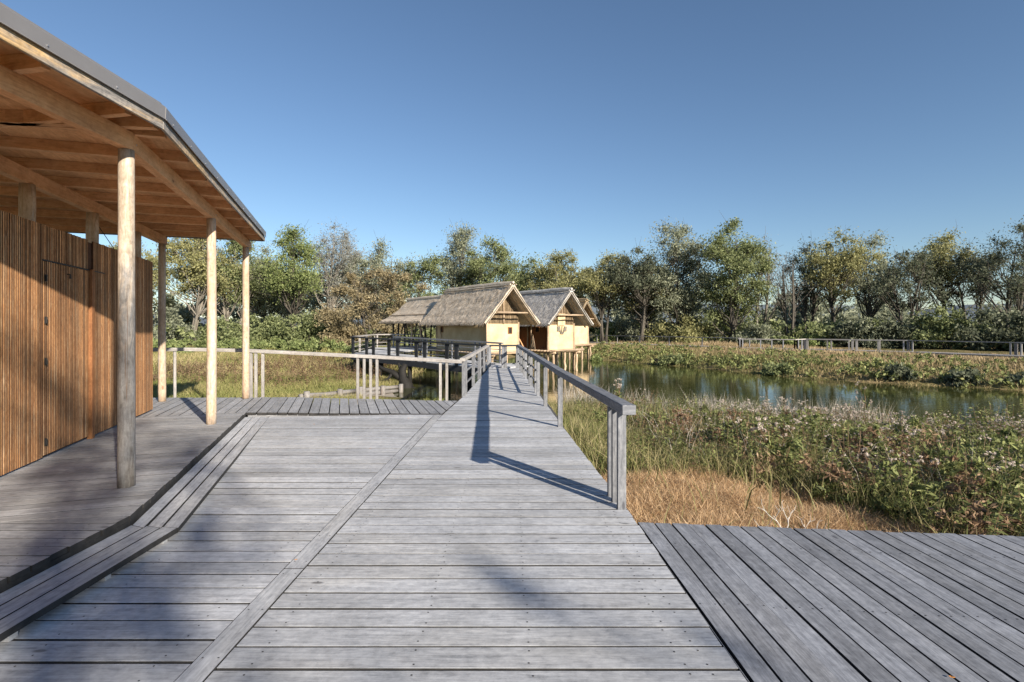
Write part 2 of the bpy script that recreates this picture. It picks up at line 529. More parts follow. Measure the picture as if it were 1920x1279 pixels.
def np_obj(name, verts, faces, rnd, mats, parent=None, mi=None, uv=None):
    """faces: list of (k, m) int arrays; rnd: one value per face in the same order"""
    me = bpy.data.meshes.new(name)
    verts = np.asarray(verts, dtype=np.float32)
    me.vertices.add(len(verts))
    me.vertices.foreach_set('co', verts.ravel())
    loops = np.concatenate([f.ravel() for f in faces]).astype(np.int32)
    sizes = np.concatenate([np.full(len(f), f.shape[1]) for f in faces]).astype(np.int32)
    starts = np.concatenate([[0], np.cumsum(sizes)[:-1]]).astype(np.int32)
    me.loops.add(len(loops))
    me.loops.foreach_set('vertex_index', loops)
    me.polygons.add(len(sizes))
    me.polygons.foreach_set('loop_start', starts)
    me.update(calc_edges=True)
    a = me.attributes.new('rnd', 'FLOAT', 'FACE')
    a.data.foreach_set('value', np.asarray(rnd, dtype=np.float32))
    mats = mats if isinstance(mats, (list, tuple)) else [mats]
    for m in mats:
        me.materials.append(m)
    if mi is not None:
        me.polygons.foreach_set('material_index', np.asarray(mi, dtype=np.int32))
    me.validate()
    o = bpy.data.objects.new(name, me)
    C.objects.link(o)
    if parent is not None:
        o.parent = parent
    return o


def tag(o, label=None, cat=None, group=None, kind=None):
    if label:
        o['label'] = label
    if cat:
        o['category'] = cat
    if group:
        o['group'] = group
    if kind:
        o['kind'] = kind
    return o


def thing(name, label, cat, loc=(0, 0, 0), rz=0.0, group=None):
    o = bpy.data.objects.new(name, None)
    C.objects.link(o)
    o.location = loc
    o.rotation_euler = (0, 0, rz)
    o.empty_display_size = 0.3
    return tag(o, label, cat, group)


def clip(poly, p, n):
    """keep the part of a polygon where (q - p).n >= 0"""
    out = []
    for i in range(len(poly)):
        a, b = poly[i], poly[(i + 1) % len(poly)]
        da = (a[0] - p[0]) * n[0] + (a[1] - p[1]) * n[1]
        db = (b[0] - p[0]) * n[0] + (b[1] - p[1]) * n[1]
        if da >= 0:
            out.append(a)
        if (da >= 0) != (db >= 0):
            t = da / (da - db)
            out.append((a[0] + (b[0] - a[0]) * t, a[1] + (b[1] - a[1]) * t))
    return out


def area2(poly):
    return 0.5 * sum(poly[i][0] * poly[(i + 1) % len(poly)][1] - poly[(i + 1) % len(poly)][0] * poly[i][1] for i in range(len(poly)))


def deck(mb, region, d, org, w, gap, zf, thick, mi=0, nails=None, jit=0.0, lift=0.0025, side=2):
    """boards running along d, clipped to a convex counter-clockwise region"""
    d = Vector(d).normalized()
    nrm = Vector((-d.y, d.x))
    ss = [(x - org[0]) * nrm.x + (y - org[1]) * nrm.y for x, y in region]
    k0, k1 = math.floor(min(ss) / w) - 1, math.ceil(max(ss) / w) + 1
    for k in range(k0, k1):
        a = (org[0] + nrm.x * (k * w + gap / 2), org[1] + nrm.y * (k * w + gap / 2))
        b = (org[0] + nrm.x * ((k + 1) * w - gap / 2), org[1] + nrm.y * ((k + 1) * w - gap / 2))
        e = random.uniform(-gap, gap) * 0.3
        t1, t2 = random.uniform(-.0016, .0016), random.uniform(-.0016, .0016)
        n1, n2 = nrm + d * t1, nrm + d * t2
        p = clip(region, (a[0] + nrm.x * e, a[1] + nrm.y * e), n1)
        if len(p) > 2:
            p = clip(p, (b[0] + nrm.x * e, b[1] + nrm.y * e), -n2)
        if len(p) < 3 or abs(area2(p)) < 0.004:
            continue
        if jit:
            q = []
            u = random.uniform(-jit, jit)
            for (x, y) in p:
                q.append((x + d.x * u, y + d.y * u) if nails is None or True else (x, y))
            p = q
        dz = random.uniform(-lift, lift)
        mb.prism(p, lambda x, y: zf(x, y) + dz, thick, d, mi=mi, side=side)
        if nails:
            # pairs of nails where the board crosses each joist line (point, direction)
            for (jp, jd) in nails:
                jd_ = Vector(jd).normalized()
                det = d.x * (-jd_.y) + jd_.x * d.y
                if abs(det) < 1e-3:
                    continue
                for off in (0.22, 0.76):
                    q0 = (org[0] + nrm.x * (k + off) * w, org[1] + nrm.y * (k + off) * w)
                    rx, ry = jp[0] - q0[0], jp[1] - q0[1]
                    t = (rx * (-jd_.y) + jd_.x * ry) / det
                    x = q0[0] + d.x * t + random.uniform(-.012, .012)
                    y = q0[1] + d.y * t + random.uniform(-.012, .012)
                    if all(((b2[0] - a2[0]) * (y - a2[1]) - (b2[1] - a2[1]) * (x - a2[0])) > 0.01 for a2, b2 in zip(p, p[1:] + p[:1])):
                        z = zf(x, y) + dz + 0.0015
                        pts = [(x + 0.006 * math.cos(a_), y + 0.006 * math.sin(a_), z) for a_ in [i * math.pi / 4 for i in range(8)]]
                        mb.face(pts, [(0, 0)] * 8, 0.5, 1)


# ------------------------------------------------------------------ terrain, pond, paths
POND = [(7.0, 52), (7.6, 46.5), (9.8, 41.5), (12.8, 37.4), (14.5, 33), (16.0, 29.8), (19.2, 26.6), (22.6, 24.2), (28, 21),
        (40, 16), (46, 9), (30, 5.5), (20, 7.5), (14, 9.8), (9.5, 12.6), (6.0, 15.2), (3.4, 17.0), (1.2, 18.2), (-1.2, 19.2),
        (-3.2, 20.3), (-4.6, 22.6), (-5.2, 26.5), (-5.6, 32), (-4.6, 40), (-1.0, 48), (3.0, 53)]
PA = np.array(POND)
WATER_Z = -1.2


def pond_dist(x, y):
    x = np.asarray(x, float)
    y = np.asarray(y, float)
    best = np.full(x.shape, 1e9)
    inside = np.zeros(x.shape, bool)
    for i in range(len(PA)):
        a, b = PA[i], PA[(i + 1) % len(PA)]
        dx, dy = b - a
        t = np.clip(((x - a[0]) * dx + (y - a[1]) * dy) / (dx * dx + dy * dy), 0, 1)
        best = np.minimum(best, np.hypot(x - a[0] - t * dx, y - a[1] - t * dy))
        c = ((a[1] > y) != (b[1] > y))
        with np.errstate(divide='ignore', invalid='ignore'):
            xi = a[0] + (y - a[1]) * dx / (dy if dy else 1e-9)
        inside ^= c & (x < xi)
    return np.where(inside, -best, best)


def wob(x, y):
    return (np.sin(x * 0.9 + 1.3 * np.sin(y * 0.35)) * np.cos(y * 0.8 + 0.7 * np.sin(x * 0.5)) * 0.06
            + np.sin(x * 2.7 + y * 1.9) * np.cos(y * 2.3 - x * 1.1) * 0.03)


def ground_z(x, y):
    x = np.asarray(x, float)
    y = np.asarray(y, float)
    d = pond_dist(x, y) + wob(x * 1.7, y * 1.7) * 6
    out = -1.24 + 0.60 * (1 - np.exp(-np.maximum(d, 0) / 3.2))
    far = np.clip((y - 34) / 30, 0, 1) * np.clip((x - 5) / 8, 0, 1)
    out = out + far * 0.10
    out = out - 0.12 * np.clip((-x - 3) / 5, 0, 1) * np.clip((70 - y) / 30, 0, 1)
    z = np.where(d > 0, out, -1.24 - 0.5 * np.clip(-d / 1.5, 0, 1))
    z = z + wob(x, y) * np.clip(np.abs(d), 0, 1)
    # lower ground below the boardwalks
    under = ((x < 1.3) & (x > -12) & (y < 13.3) & (y > -9)) | ((x >= 1.0) & (y < 5.2) & (y > -9) & (x < 14))
    z = np.where(under, np.minimum(z, -0.72), z)
    return z


def gz(x, y):
    return float(ground_z(np.array([x]), np.array([y]))[0])


def lines(lo, hi, step, far):
    a = list(np.arange(lo, hi + 1e-6, step))
    s, v = step, hi
    while v < far:
        s *= 1.6
        v += s
        a.append(v)
    s, v = step, lo
    while v > -far:
        s *= 1.6
        v -= s
        a.insert(0, v)
    return np.array(a)


gx = lines(-24, 42, 0.5, 1500)
gy = lines(-4, 70, 0.5, 1500)
GX, GY = np.meshgrid(gx, gy)
GZ = ground_z(GX, GY)
nxg, nyg = len(gx), len(gy)
idx = np.arange(nxg * nyg).reshape(nyg, nxg)
quads = np.stack([idx[:-1, :-1].ravel(), idx[:-1, 1:].ravel(), idx[1:, 1:].ravel(), idx[1:, :-1].ravel()], 1)
gr = np_obj('ground', np.stack([GX.ravel(), GY.ravel(), GZ.ravel()], 1), [quads], np.full(len(quads), .5), M['ground'])
gr.data.polygons.foreach_set('use_smooth', np.ones(len(quads), bool))
tag(gr, kind='structure')

mb = MB()
mb.face([(-8, 2, WATER_Z), (52, 2, WATER_Z), (52, 58, WATER_Z), (-8, 58, WATER_Z)], [(0, 0)] * 4, .5)
tag(mb.build('water', M['water']), kind='structure')

# gravel strip by the shore under the platform
mb = MB()
poly = [(-8.0, 18.2), (-6.2, 18.3), (-4.4, 19.2), (-3.4, 20.6), (-4.9, 22.4), (-5.6, 24.0), (-6.3, 23.2), (-6.6, 20.5)]
mb.face([(x, y, gz(x, y) + 0.03) for x, y in poly], [(0, 0)] * len(poly), .5)
tag(mb.build('path', M['gravel']), kind='structure')

# far hill ridge, seen between the trees at the right
hv, hf = [], []
hx = np.linspace(-900, 1100, 90)
for i, x in enumerate(hx):
    top = 20 + 14 * math.sin(x * .006 + 1) + 7 * math.sin(x * .017) + (14 if x > 250 else 0)
    hv += [(x, 690, -3), (x, 760, top), (x, 1000, top + 4), (x, 1200, -3)]
for i in range(len(hx) - 1):
    for k in range(3):
        hf.append((4 * i + k, 4 * i + 4 + k, 4 * i + 5 + k, 4 * i + 1 + k))
hm = plain('distant_woodland', (0.10, 0.125, 0.15), 1.0, 0, 0.03, 0.25)
tag(np_obj('hills', np.array(hv), [np.array(hf)], np.full(len(hf), .5), hm), kind='structure')

# ------------------------------------------------------------------ decks (boards one walks on)
def zmain(x, y):
    return -0.08 - 0.10 * min(max((10.0 - y) / 7.0, 0.0), 1.3)


def xr(y):      # right edge of the boardwalk
    if y < 5.3:
        return 1.24 - (y - 2.8) * 0.030
    if y < 9.45:
        return 1.165 + (y - 5.3) * (0.90 - 1.165) / 4.15
    return 0.90 + (y - 9.45) * (0.30 - 0.90) / 13.4


def xs(y):      # right edge of the trim strip / left edge of the walkway
    if y < 10.6:
        return -1.712 + 0.029 * y
    if y < 13.9:
        return -1.405 + (y - 10.6) * 0.058
    return -1.213 + (y - 13.9) * 0.0256


ROW = Vector((-0.304, 0.953)).normalized()       # direction of the pavilion front
PRP = Vector((0.953, 0.304)).normalized()

mb = MB()
W = 0.205
ys = [1.9 + W * i for i in range(int((22.9 - 1.9) / W) + 1)]
joist_r = [((0.10, 3), (-0.01, 1)), ((0.95, 3), (-0.03, 1)), ((-0.55, 3), (0.005, 1)), ((-1.45, 3), (0.025, 1)), ((1.08, 3), (-0.03, 1))]
for a, b in zip(ys, ys[1:]):
    e = random.uniform(0, 0.012)
    reg = [(xs(a), a), (xr(a) + e, a), (xr(b) + e, b), (xs(b), b)]
    deck(mb, reg, (1, 0), (0, a), W, random.uniform(.012, .022), zmain, 0.04, nails=joist_r if a < 8.5 else None)
# left half of the ramp, between the trim strip and the timber step
y_split = ys[int((4.73 - 1.9) / W)]


def xl(y):
    return -2.93 if y < y_split else -2.93 - (y - y_split) * 0.312


for a, b in zip(ys, ys[1:]):
    if b > 10.85:
        break
    off = 0.07
    a2, b2 = a + off, b + off
    reg = [(xl(a2) - .40, a2), (xs(a2) - .165, a2), (xs(b2) - .165, b2), (xl(b2) - .40, b2)]
    deck(mb, reg, (1, 0), (0, a2), W, random.uniform(.012, .023), lambda x, y: zmain(x, y) - .004, 0.04,
         nails=[((-1.98, 3), (.03, 1)), ((-2.75, 3), (-.05, 1))] if a < 7 else None)
# trim strip
segs = [(1.9, 4.1), (4.1, 7.3), (7.3, 10.75)]
for a, b in segs:
    mb.prism([(xs(a) - .158, a + .004), (xs(a) - .008, a + .004), (xs(b) - .008, b - .004), (xs(b) - .158, b - .004)],
             lambda x, y: zmain(x, y) + .002, 0.04, (0.03, 1), r=.25, side=2)
    for yy in np.arange(a + .12, b, .5):
        x0 = xs(yy) - .083
        for dx in (-.045, .045):
            mb.face([(x0 + dx + 0.006 * math.cos(i * math.pi / 4), yy + 0.006 * math.sin(i * math.pi / 4), zmain(0, yy) + .0038) for i in range(8)], [(0, 0)] * 8, .5, 1)
tag(mb.build('boardwalk', [M['deck'], M['nail'], M['edge_shade_grime']], bevel=0.0015), kind='structure')

# right-hand terrace, boards at right angles to the walkway ones
mb = MB()
reg = [(xr(2.0) + .02, 1.6), (9.0, 1.6), (9.0, 4.32), (1.19, 5.13)]
jl = [((2, 4.55), (1, -.10)), ((2, 3.55), (1, -.10)), ((2, 2.75), (1, -.05))]
deck(mb, reg, (-0.030, 1), (1.2, 5.1), 0.157, 0.014, lambda x, y: -0.182, 0.045, nails=jl, jit=0.012, lift=.004)
tag(mb.build('terrace', [M['deck_terrace'], M['nail'], M['edge_shade_grime']], bevel=0.0015), kind='structure')

# pavilion deck at the left, one step up
K0 = (-3.42, 4.78)
mb = MB()
reg = [(-8.5, 1.2), (-3.41, 1.2), K0, (-8.5, 4.05)]
deck(mb, reg, (1, 0), (-3.4, 4.78), 0.165, 0.013, lambda x, y: 0.0, 0.045, jit=.008,
     nails=[((-3.62, 3), (0, 1)), ((-4.4, 3), (0, 1))])
e1 = (-5.25, 10.52)
reg = [K0, e1, (-9.2, 9.26), (-12.5, 6.0), (-8.5, 4.05)]
if area2(reg) < 0:
    reg.reverse()
deck(mb, reg, PRP, K0, 0.165, 0.013, lambda x, y: 0.0, 0.045, jit=.008)
# vertical edge boards below the deck edge
mb.bar((-3.445, 1.2, -.085), (-3.445, 4.77, -.085), .04, .075, r=.2, mi=2)
mb.bar((K0[0] - .03, K0[1], -.085), (e1[0] - .03, e1[1], -.085), .04, .075, r=.2, mi=2)
tag(mb.build('pavilion_deck', [M['deck_dark'], M['nail'], M['edge_shade_grime']], bevel=0.0015), kind='structure')

# the strip of boards that links pavilion and walkway
mb = MB()


def zcross(x, y):
    return 0.0 - 0.075 * min(max((x + 5.2) / 3.6, 0), 1)


reg = [e1, (-1.40, 10.80), (-1.27, 12.95), (-6.2, 12.95), (-6.1, 12.8)]
deck(mb, [e1, (-1.415, 10.84), (-1.30, 12.72), (-6.05, 12.80)], ROW, e1, 0.195, 0.016, zcross, 0.05, jit=.012)
deck(mb, [(-10.2, 8.98), e1, (-6.05, 12.80), (-9.6, 12.75), (-11.0, 11.0)], ROW, e1, 0.195, 0.012, lambda x, y: -.006, 0.05, jit=.012)
mb.bar((e1[0] + .02, e1[1] + .06, -.09), (-1.75, 10.86, -.13), .05, .09, r=.1)
tag(mb.build('link_deck', [M['deck_dark'], M['nail'], M['edge_shade_grime']], bevel=0.0015), kind='structure')

# timber step of three boards along the pavilion deck
mb = MB()
for i in range(3):
    o0, o1 = 0.012 + .153 * i, .153 * (i + 1)
    z0 = -.075
    pts = [(-3.41 + o0, 1.2), (-3.41 + o1, 1.2), (-3.41 + o1, 4.70), (-3.41 + o0, 4.76 - .02 * i)]
    mb.prism(pts, lambda x, y: z0, .045, (0, 1), side=2)
    a0, a1 = Vector(K0) + PRP * o0, Vector(K0) + PRP * o1
    b0, b1 = Vector((-5.25, 10.46)) + PRP * o0, Vector((-5.25, 10.46)) + PRP * o1
    q = [(-3.41 + o0, 4.775 - .02 * i), (-3.41 + o1, 4.715), (b1.x, b1.y), (b0.x, b0.y)]
    mb.prism(q, lambda x, y: -.08, .045, ROW, side=2)
for yy in (1.5, 2.4, 3.2, 3.95, 4.6):
    mb.bar((-3.4, yy, -.15), (-2.99, yy, -.15), .06, .055, r=.1)
tag(mb.build('timber_step', [M['deck'], M['nail'], M['edge_shade_grime']], bevel=0.0015), kind='structure')

# joists under all of this, dark and damp
mb = MB()
for x0 in (-1.45, -.55, .1, .95):
    mb.bar((x0, 1.8, -.30), (x0 * .95, 10.4, -.22), .08, .18)
    mb.bar((x0 * .95, 10.4, -.22), (x0 * .55 - .1, 22.6, -.22), .08, .18)
for x0 in (-1.98, -2.75):
    mb.bar((x0, 1.8, -.31), (x0 - .1, 10.3, -.23), .08, .18)
for y0 in (2.75, 3.55, 4.45):
    mb.bar((1.3, y0 + .05, -.33), (8.9, y0 - .5, -.33), .08, .18)
for x0 in (-3.62, -4.4, -5.4):
    mb.bar((x0, 1.3, -.16), (x0, 4.6, -.16), .08, .2)
    mb.bar((x0, 4.6, -.16), (x0 - 1.9, 10.4, -.16), .08, .2)
for y0 in (11.1, 12.4):
    mb.bar((-9, y0, -.2), (-1.5, y0, -.24), .08, .2)
for y0 in np.arange(2, 22.5, 2.2):
    for sx in (xs(y0) + .12, xr(y0) - .12):
        mb.tube([(sx, y0, -1.7), (sx, y0, -.32)], [.07, .07], 8)
tag(mb.build('substructure', M['under']), kind='structure')

# ------------------------------------------------------------------ pavilion
Z = Vector((0, 0, 1))


def V3(p, z):
    return Vector((p[0], p[1], z))


pav = thing('pavilion', 'long timber pavilion with slatted larch wall and flat overhanging roof on round log columns', 'building', (-6.0, 7.5, 0))
PO = Vector((-6.0, 7.5, 0))


def rel(p):
    return Vector(p) - PO


P1, P2, P3, P4 = (-4.10, 5.67), (-5.24, 9.29), (-6.30, 12.62), (-7.95, 12.12)


def column(p, top, r0, mat, z0=0.0):
    m_ = MB()
    n = 14
    pts, rad = [], []
    bx, by = random.uniform(-.012, .012), random.uniform(-.012, .012)
    for i in range(n + 1):
        t = i / n
        pts.append(rel((p[0] + bx * math.sin(t * 3.1), p[1] + by * math.sin(t * 3.1), z0 + (top - z0) * t)))
        rad.append(r0 * (1.04 - .10 * t) * (1 + .012 * math.sin(i * 2.1)))
    m_.tube(pts, rad, 20)
    return m_.build('column', mat, pav, smooth=True)


BZ = 3.575
column(P1, BZ, .078, M['pole_grey'])
for p in (P2, P3, P4):
    column(p, BZ, .077, M['pole'])


def inner(y):
    return -6.23 - .304 * (y - 6.49) / .953 * .953


for y in (5.2, 7.04, 8.83, 10.62):
    column((inner(y), y), BZ, .092, M['pole'])

# beams
def beam(p0, p1, z0=BZ, h=.19, w=.11):
    m_ = MB()
    m_.bar(rel(V3(p0, z0 + h / 2)), rel(V3(p1, z0 + h / 2)), w, h)
    return m_.build('beam', M['beam'], pav, bevel=.004)


b_end = Vector(P3) + ROW * .42
beam((P1[0] + ROW.x * .0, P1[1] + .02), b_end)
beam((-4.06, .3), (P1[0] + .01, P1[1] + .015))
i_end = Vector(P4) + ROW * .18
beam((inner(3.0), 3.0), i_end)
beam((inner(3.0) - 2.6, 2.1), (inner(11.5) - 2.4, 10.75))

# joists: deep timbers from front beam to the back
EK, EF, EN = (-3.65, 5.54), (-5.99, 12.87), (-3.70, .3)
JZ0, JH = BZ + .19, .13
m_ = MB()
for t in np.arange(0.35, 7.6, .92):
    a = Vector(EK) + ROW * t
    b = a - PRP * 5.2
    m1 = MB()
    m1.bar(rel(V3(a - PRP * .05, JZ0 + JH / 2)), rel(V3(b, JZ0 + JH / 2)), .075, JH)
    m1.build('rafter', M['beam'], pav, bevel=.003)
for y in np.arange(.6, 5.3, .92):
    m1 = MB()
    m1.bar(rel((-3.74, y, JZ0 + JH / 2)), rel((-8.6, y + 1.0, JZ0 + JH / 2)), .075, JH)
    m1.build('rafter', M['beam'], pav, bevel=.003)
# hip timber at the bend
m1 = MB()
m1.bar(rel((-3.72, 5.58, JZ0 + JH / 2)), rel((-8.6, 5.1, JZ0 + JH / 2)), .09, JH)
m1.build('rafter', M['beam'], pav, bevel=.003)
# end rafter
m1 = MB()
m1.bar(rel(V3(Vector(EF) - ROW * .12 - PRP * .05, JZ0 + JH / 2)), rel(V3(Vector(EF) - ROW * .12 - PRP * 5.2, JZ0 + JH / 2)), .075, JH)
m1.build('rafter', M['beam'], pav, bevel=.003)
# sagging brace wires
m1 = MB()
a, b = V3((inner(8.83), 8.83), 3.5), V3((inner(10.62), 10.62), 2.6)
m1.tube([rel(a), rel(b)], [.006, .006], 6)
m1.tube([rel(V3((inner(8.83), 8.83), 2.6)), rel(V3((inner(10.62), 10.62), 3.5))], [.006, .006], 6)
m1.build('brace_wire', M['iron'], pav)

# soffit boards
m_ = MB()
SZ = JZ0 + JH
off_b = Vector(EK) - PRP * 5.4
reg = [EK, EF, tuple(Vector(EF) - PRP * 5.4), tuple(off_b)]
if area2(reg) < 0:
    reg.reverse()
cpoly = [(x - PO.x, y - PO.y) for x, y in reg]
deck(m_, cpoly, ROW, (EK[0] - PO.x, EK[1] - PO.y), .62, .006, lambda x, y: SZ + .02, .02, side=None)
reg2 = [(EN[0], EN[1]), EK, tuple(off_b), (-9.2, EN[1])]
if area2(reg2) < 0:
    reg2.reverse()
deck(m_, [(x - PO.x, y - PO.y) for x, y in reg2], (0, 1), (EK[0] - PO.x, EK[1] - PO.y), .62, .006, lambda x, y: SZ + .02, .02, side=None)
soff = m_.build('soffit', M['soffit'], pav)

# roof: deck above the soffit with metal edge and fascia boards
m_ = MB()
rp = [EN, EK, EF, tuple(Vector(EF) - PRP * 5.5), tuple(Vector(EK) - PRP * 5.5 - Vector((0, .1))), (-9.3, EN[1])]
if area2(rp) < 0:
    rp.reverse()
m_.prism([(x - PO.x, y - PO.y) for x, y in rp], lambda x, y: SZ + .13, .105, ROW)
roof = m_.build('roof', M['metal'], pav)


def edge_run(pts, z0, z1, out, th, name, mat, par):
    m2 = MB()
    for (p, q) in zip(pts, pts[1:]):
        p, q = Vector(p), Vector(q)
        d = (q - p).normalized()
        n = Vector((d.y, -d.x))
        a_, b_ = p + n * out, q + n * out
        m2.bar(rel(V3(a_, (z0 + z1) / 2)), rel(V3(b_, (z0 + z1) / 2)), th, z1 - z0)
    return m2.build(name, mat, par, bevel=.003)


endp = tuple(Vector(EF) - PRP * 5.4)
edge_run([EN, EK], 3.750, 3.862, .012, .03, 'fascia_board', M['fascia'], roof)
edge_run([EK, EF], 3.750, 3.862, .012, .03, 'fascia_board', M['fascia'], roof)
edge_run([EF, endp], 3.750, 3.862, .012, .03, 'fascia_board', M['fascia'], roof)


def flashing(p, q):
    p, q = Vector(p), Vector(q)
    d = (q - p).normalized()
    n = Vector((d.y, -d.x))
    m2 = MB()
    prof = [(-.10, 3.995), (.045, 3.985), (.052, 3.975), (.046, 3.862), (.058, 3.848), (.050, 3.846), (.036, 3.862), (.038, 3.965), (-.10, 3.975)]
    k = len(prof)
    vs = [rel(V3(p + n * o, z)) for o, z in prof] + [rel(V3(q + n * o, z)) for o, z in prof]
    faces = [(i, (i + 1) % k, k + (i + 1) % k, k + i) for i in range(k)] + [tuple(range(k - 1, -1, -1)), tuple(range(k, 2 * k))]
    m2.shape(vs, faces, [[(0, 0)] * len(f) for f in faces], .5)
    o = m2.build('metal_flashing', M['metal'], roof)
    L = (q - p).length
    for t in np.arange(.25, L, .72):
        m3 = MB()
        c = p + d * t + n * .05
        m3.tube([rel(V3(c - n * .004, 3.885)), rel(V3(c + n * .008, 3.885))], [.008, .005], 8)
        m3.build('screw', M['bolt'], o)


flashing(EN, EK)
flashing(EK, EF)
flashing(EF, endp)

# bolts on the beams
for p in (P1, P2, P3):
    m3 = MB()
    c = Vector(p) + ROW * .10 + PRP * .056
    m3.tube([rel(V3(c, BZ + .09)), rel(V3(c + PRP * .008, BZ + .09))], [.012, .012], 8)
    m3.build('bolt', M['bolt'], pav)

# slatted wall
WA = Vector((-5.77, 6.0))


def wallp(y, out=0.0):
    return Vector((WA.x - .304 / .953 * (y - WA.y), y)) + PRP * out


def slats(m_, s0, s1, z0, z1, out, base=Vector(wallp(2.0))):
    s = s0
    while s < s1 - .02:
        w = random.uniform(.024, .030)
        c = base + ROW * (s + w / 2) + PRP * (out + random.uniform(-.0015, .0015))
        m_.bar(rel(V3(c, z0)), rel(V3(c, z1 + random.uniform(-.004, .004))), w, .024, up=(PRP.x, PRP.y, 0))
        m_.mi[-5] = m_.mi[-3] = 1  # slat sides coloured dark to read as shaded gaps
        s += .0445


def sof(y):     # distance along the wall of a wall point with that Y
    return (y - 2.0) / .953


wall = MB()
W_END = sof(10.76)
D0, D1 = sof(6.78), sof(8.02)
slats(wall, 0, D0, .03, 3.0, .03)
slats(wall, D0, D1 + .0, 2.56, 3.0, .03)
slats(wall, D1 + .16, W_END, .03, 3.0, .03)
# back boards
base = Vector(wallp(2.0))
wall.bar(rel(V3(base, 1.5)), rel(V3(base + ROW * (W_END + .01), 1.5)), .03, 2.95, r=.5, mi=1)
# short return at the far end
for i in range(40):
    c = base + ROW * (W_END + .0) - PRP * (.02 + i * .0445)
    wall.bar(rel(V3(c, .03)), rel(V3(c, 3.0)), .028, .03)
c0 = base + ROW * (W_END - .02)
wall.bar(rel(V3(c0 - PRP * .03, 1.5)), rel(V3(c0 - PRP * 1.8, 1.5)), .02, 2.95, r=.5, mi=1)
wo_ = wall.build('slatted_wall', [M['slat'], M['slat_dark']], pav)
jm = MB()
jm.bar(rel(V3(base + ROW * (D1 + .055) + PRP * .045, .0)), rel(V3(base + ROW * (D1 + .055) + PRP * .045, 2.56)), .085, .075, up=(PRP.x, PRP.y, 0))
jm.build('door_jamb', M['jamb'], pav, bevel=.003)
dr = MB()
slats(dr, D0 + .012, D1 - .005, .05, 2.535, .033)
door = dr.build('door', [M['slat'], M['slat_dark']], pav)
for z in (.22, 1.25, 1.78, 2.32):
    h = MB()
    c = base + ROW * (D0 + .04) + PRP * .055
    h.bar(rel(V3(c, z - .045)), rel(V3(c, z + .045)), .03, .014, up=(PRP.x, PRP.y, 0))
    h.tube([rel(V3(c + PRP * .012, z - .04)), rel(V3(c + PRP * .012, z + .04))], [.010, .010], 8)
    h.build('hinge', M['iron'], door)
h = MB()
c = base + ROW * (D0 + .62) + PRP * .055
h.tube([rel(V3(c, 2.42)), rel(V3(c + PRP * .03, 2.42)), rel(V3(c + PRP * .03, 2.36))], [.008, .010, .012], 8)
h.build('door_hook', M['iron'], door)
h = MB()
h.bar(rel(V3(base + ROW * (D0 - .02) + PRP * .047, 2.548)), rel(V3(base + ROW * (D1 + .55) + PRP * .047, 2.548)), .01, .014)
h.build('groove_strip', M['iron'], pav)

# ------------------------------------------------------------------ railings
def railing(name, label, pts, zrail, mats, posts, post_w=.055, post_d=.095, lows=(), rw=.12, rh=.075, zfoot=None, low_r=.016):
    """pts: plan polyline with rail height; posts: list of arc positions (fraction of total) with heights"""
    o = Vector((pts[0][0], pts[0][1], zfoot if zfoot is not None else 0))
    t = thing(name, label, 'railing', o)
    rail_m, post_m = mats
    P = [Vector((p[0], p[1], p[2])) for p in pts]
    for a, b in zip(P, P[1:]):
        m_ = MB()
        m_.bar(a - o, b - o, rw, rh)
        m_.build('handrail', rail_m, t, bevel=.006)
    Ls = [(b - a).length for a, b in zip(P, P[1:])]

    def pos(s):
        for a, b, L in zip(P, P[1:], Ls):
            if s <= L + 1e-6:
                return a + (b - a) * (s / L), (b - a).normalized()
            s -= L
        return P[-1], (P[-1] - P[-2]).normalized()
    for s, zb in posts:
        p, d = pos(s)
        m_ = MB()
        up = Vector((d.x, d.y, 0))
        m_.bar(Vector((p.x, p.y, zb)) - o, Vector((p.x, p.y, p.z - rh / 2 + .004)) - o, post_d, post_w, up=up)
        m_.build('post', post_m, t, bevel=.003)
    for s0, s1, dz in lows:
        m_ = MB()
        n = max(2, int((s1 - s0) / 3) + 1)
        prev = None
        for i in range(n):
            s = s0 + (s1 - s0) * i / (n - 1)
            p, d = pos(s)
            q = Vector((p.x, p.y, p.z - dz)) - o
            if prev is not None:
                m_.bar(prev, q, .028, .045)
            prev = q
        m_.build('crossbar', post_m, t)
    return t


# right side of the walkway
RZ = 0.885
posts = []
ytab = [5.40, 5.62, 5.80, 9.5, 11.95, 13.7, 14.3, 15.9, 16.5, 18.2, 19.0, 20.6, 21.4, 22.65]
tot = 4.4
for y in ytab:
    s = (y - 5.12) * 1.0018 if y < 9.45 else 4.34 + (y - 9.45) * 1.001
    posts.append((s, -.40))
railing('handrail_fence', 'weathered grey railing along the right side of the boardwalk, cut end towards the viewer', [(1.125, 5.12, .895), (.86, 9.45, .885), (.27, 22.75, .88)], RZ, (M['rail'], M['rail']),
        posts, post_w=.055, post_d=.085, lows=[(8.6, 17.6, .34), (8.6, 17.6, .66)], rw=.135, rh=.095)
# pale sawn label on the end grain
# left side of the walkway
L0, L1 = (-1.235, 13.2, .87), (-1.02, 22.6, .88)
railing('handrail_fence', 'weathered grey railing along the left side of the boardwalk, running to the clay huts', [L0, L1], RZ, (M['rail_pale'], M['rail']),
        [(.35, -.4), (.75, -.4), (2.9, -.4), (4.9, -.4), (5.3, -.4), (7.2, -.4), (9.3, -.4)], post_w=.06, post_d=.09,
        lows=[(.4, 9.3, .34), (.4, 9.3, .66)], rw=.13, rh=.08)
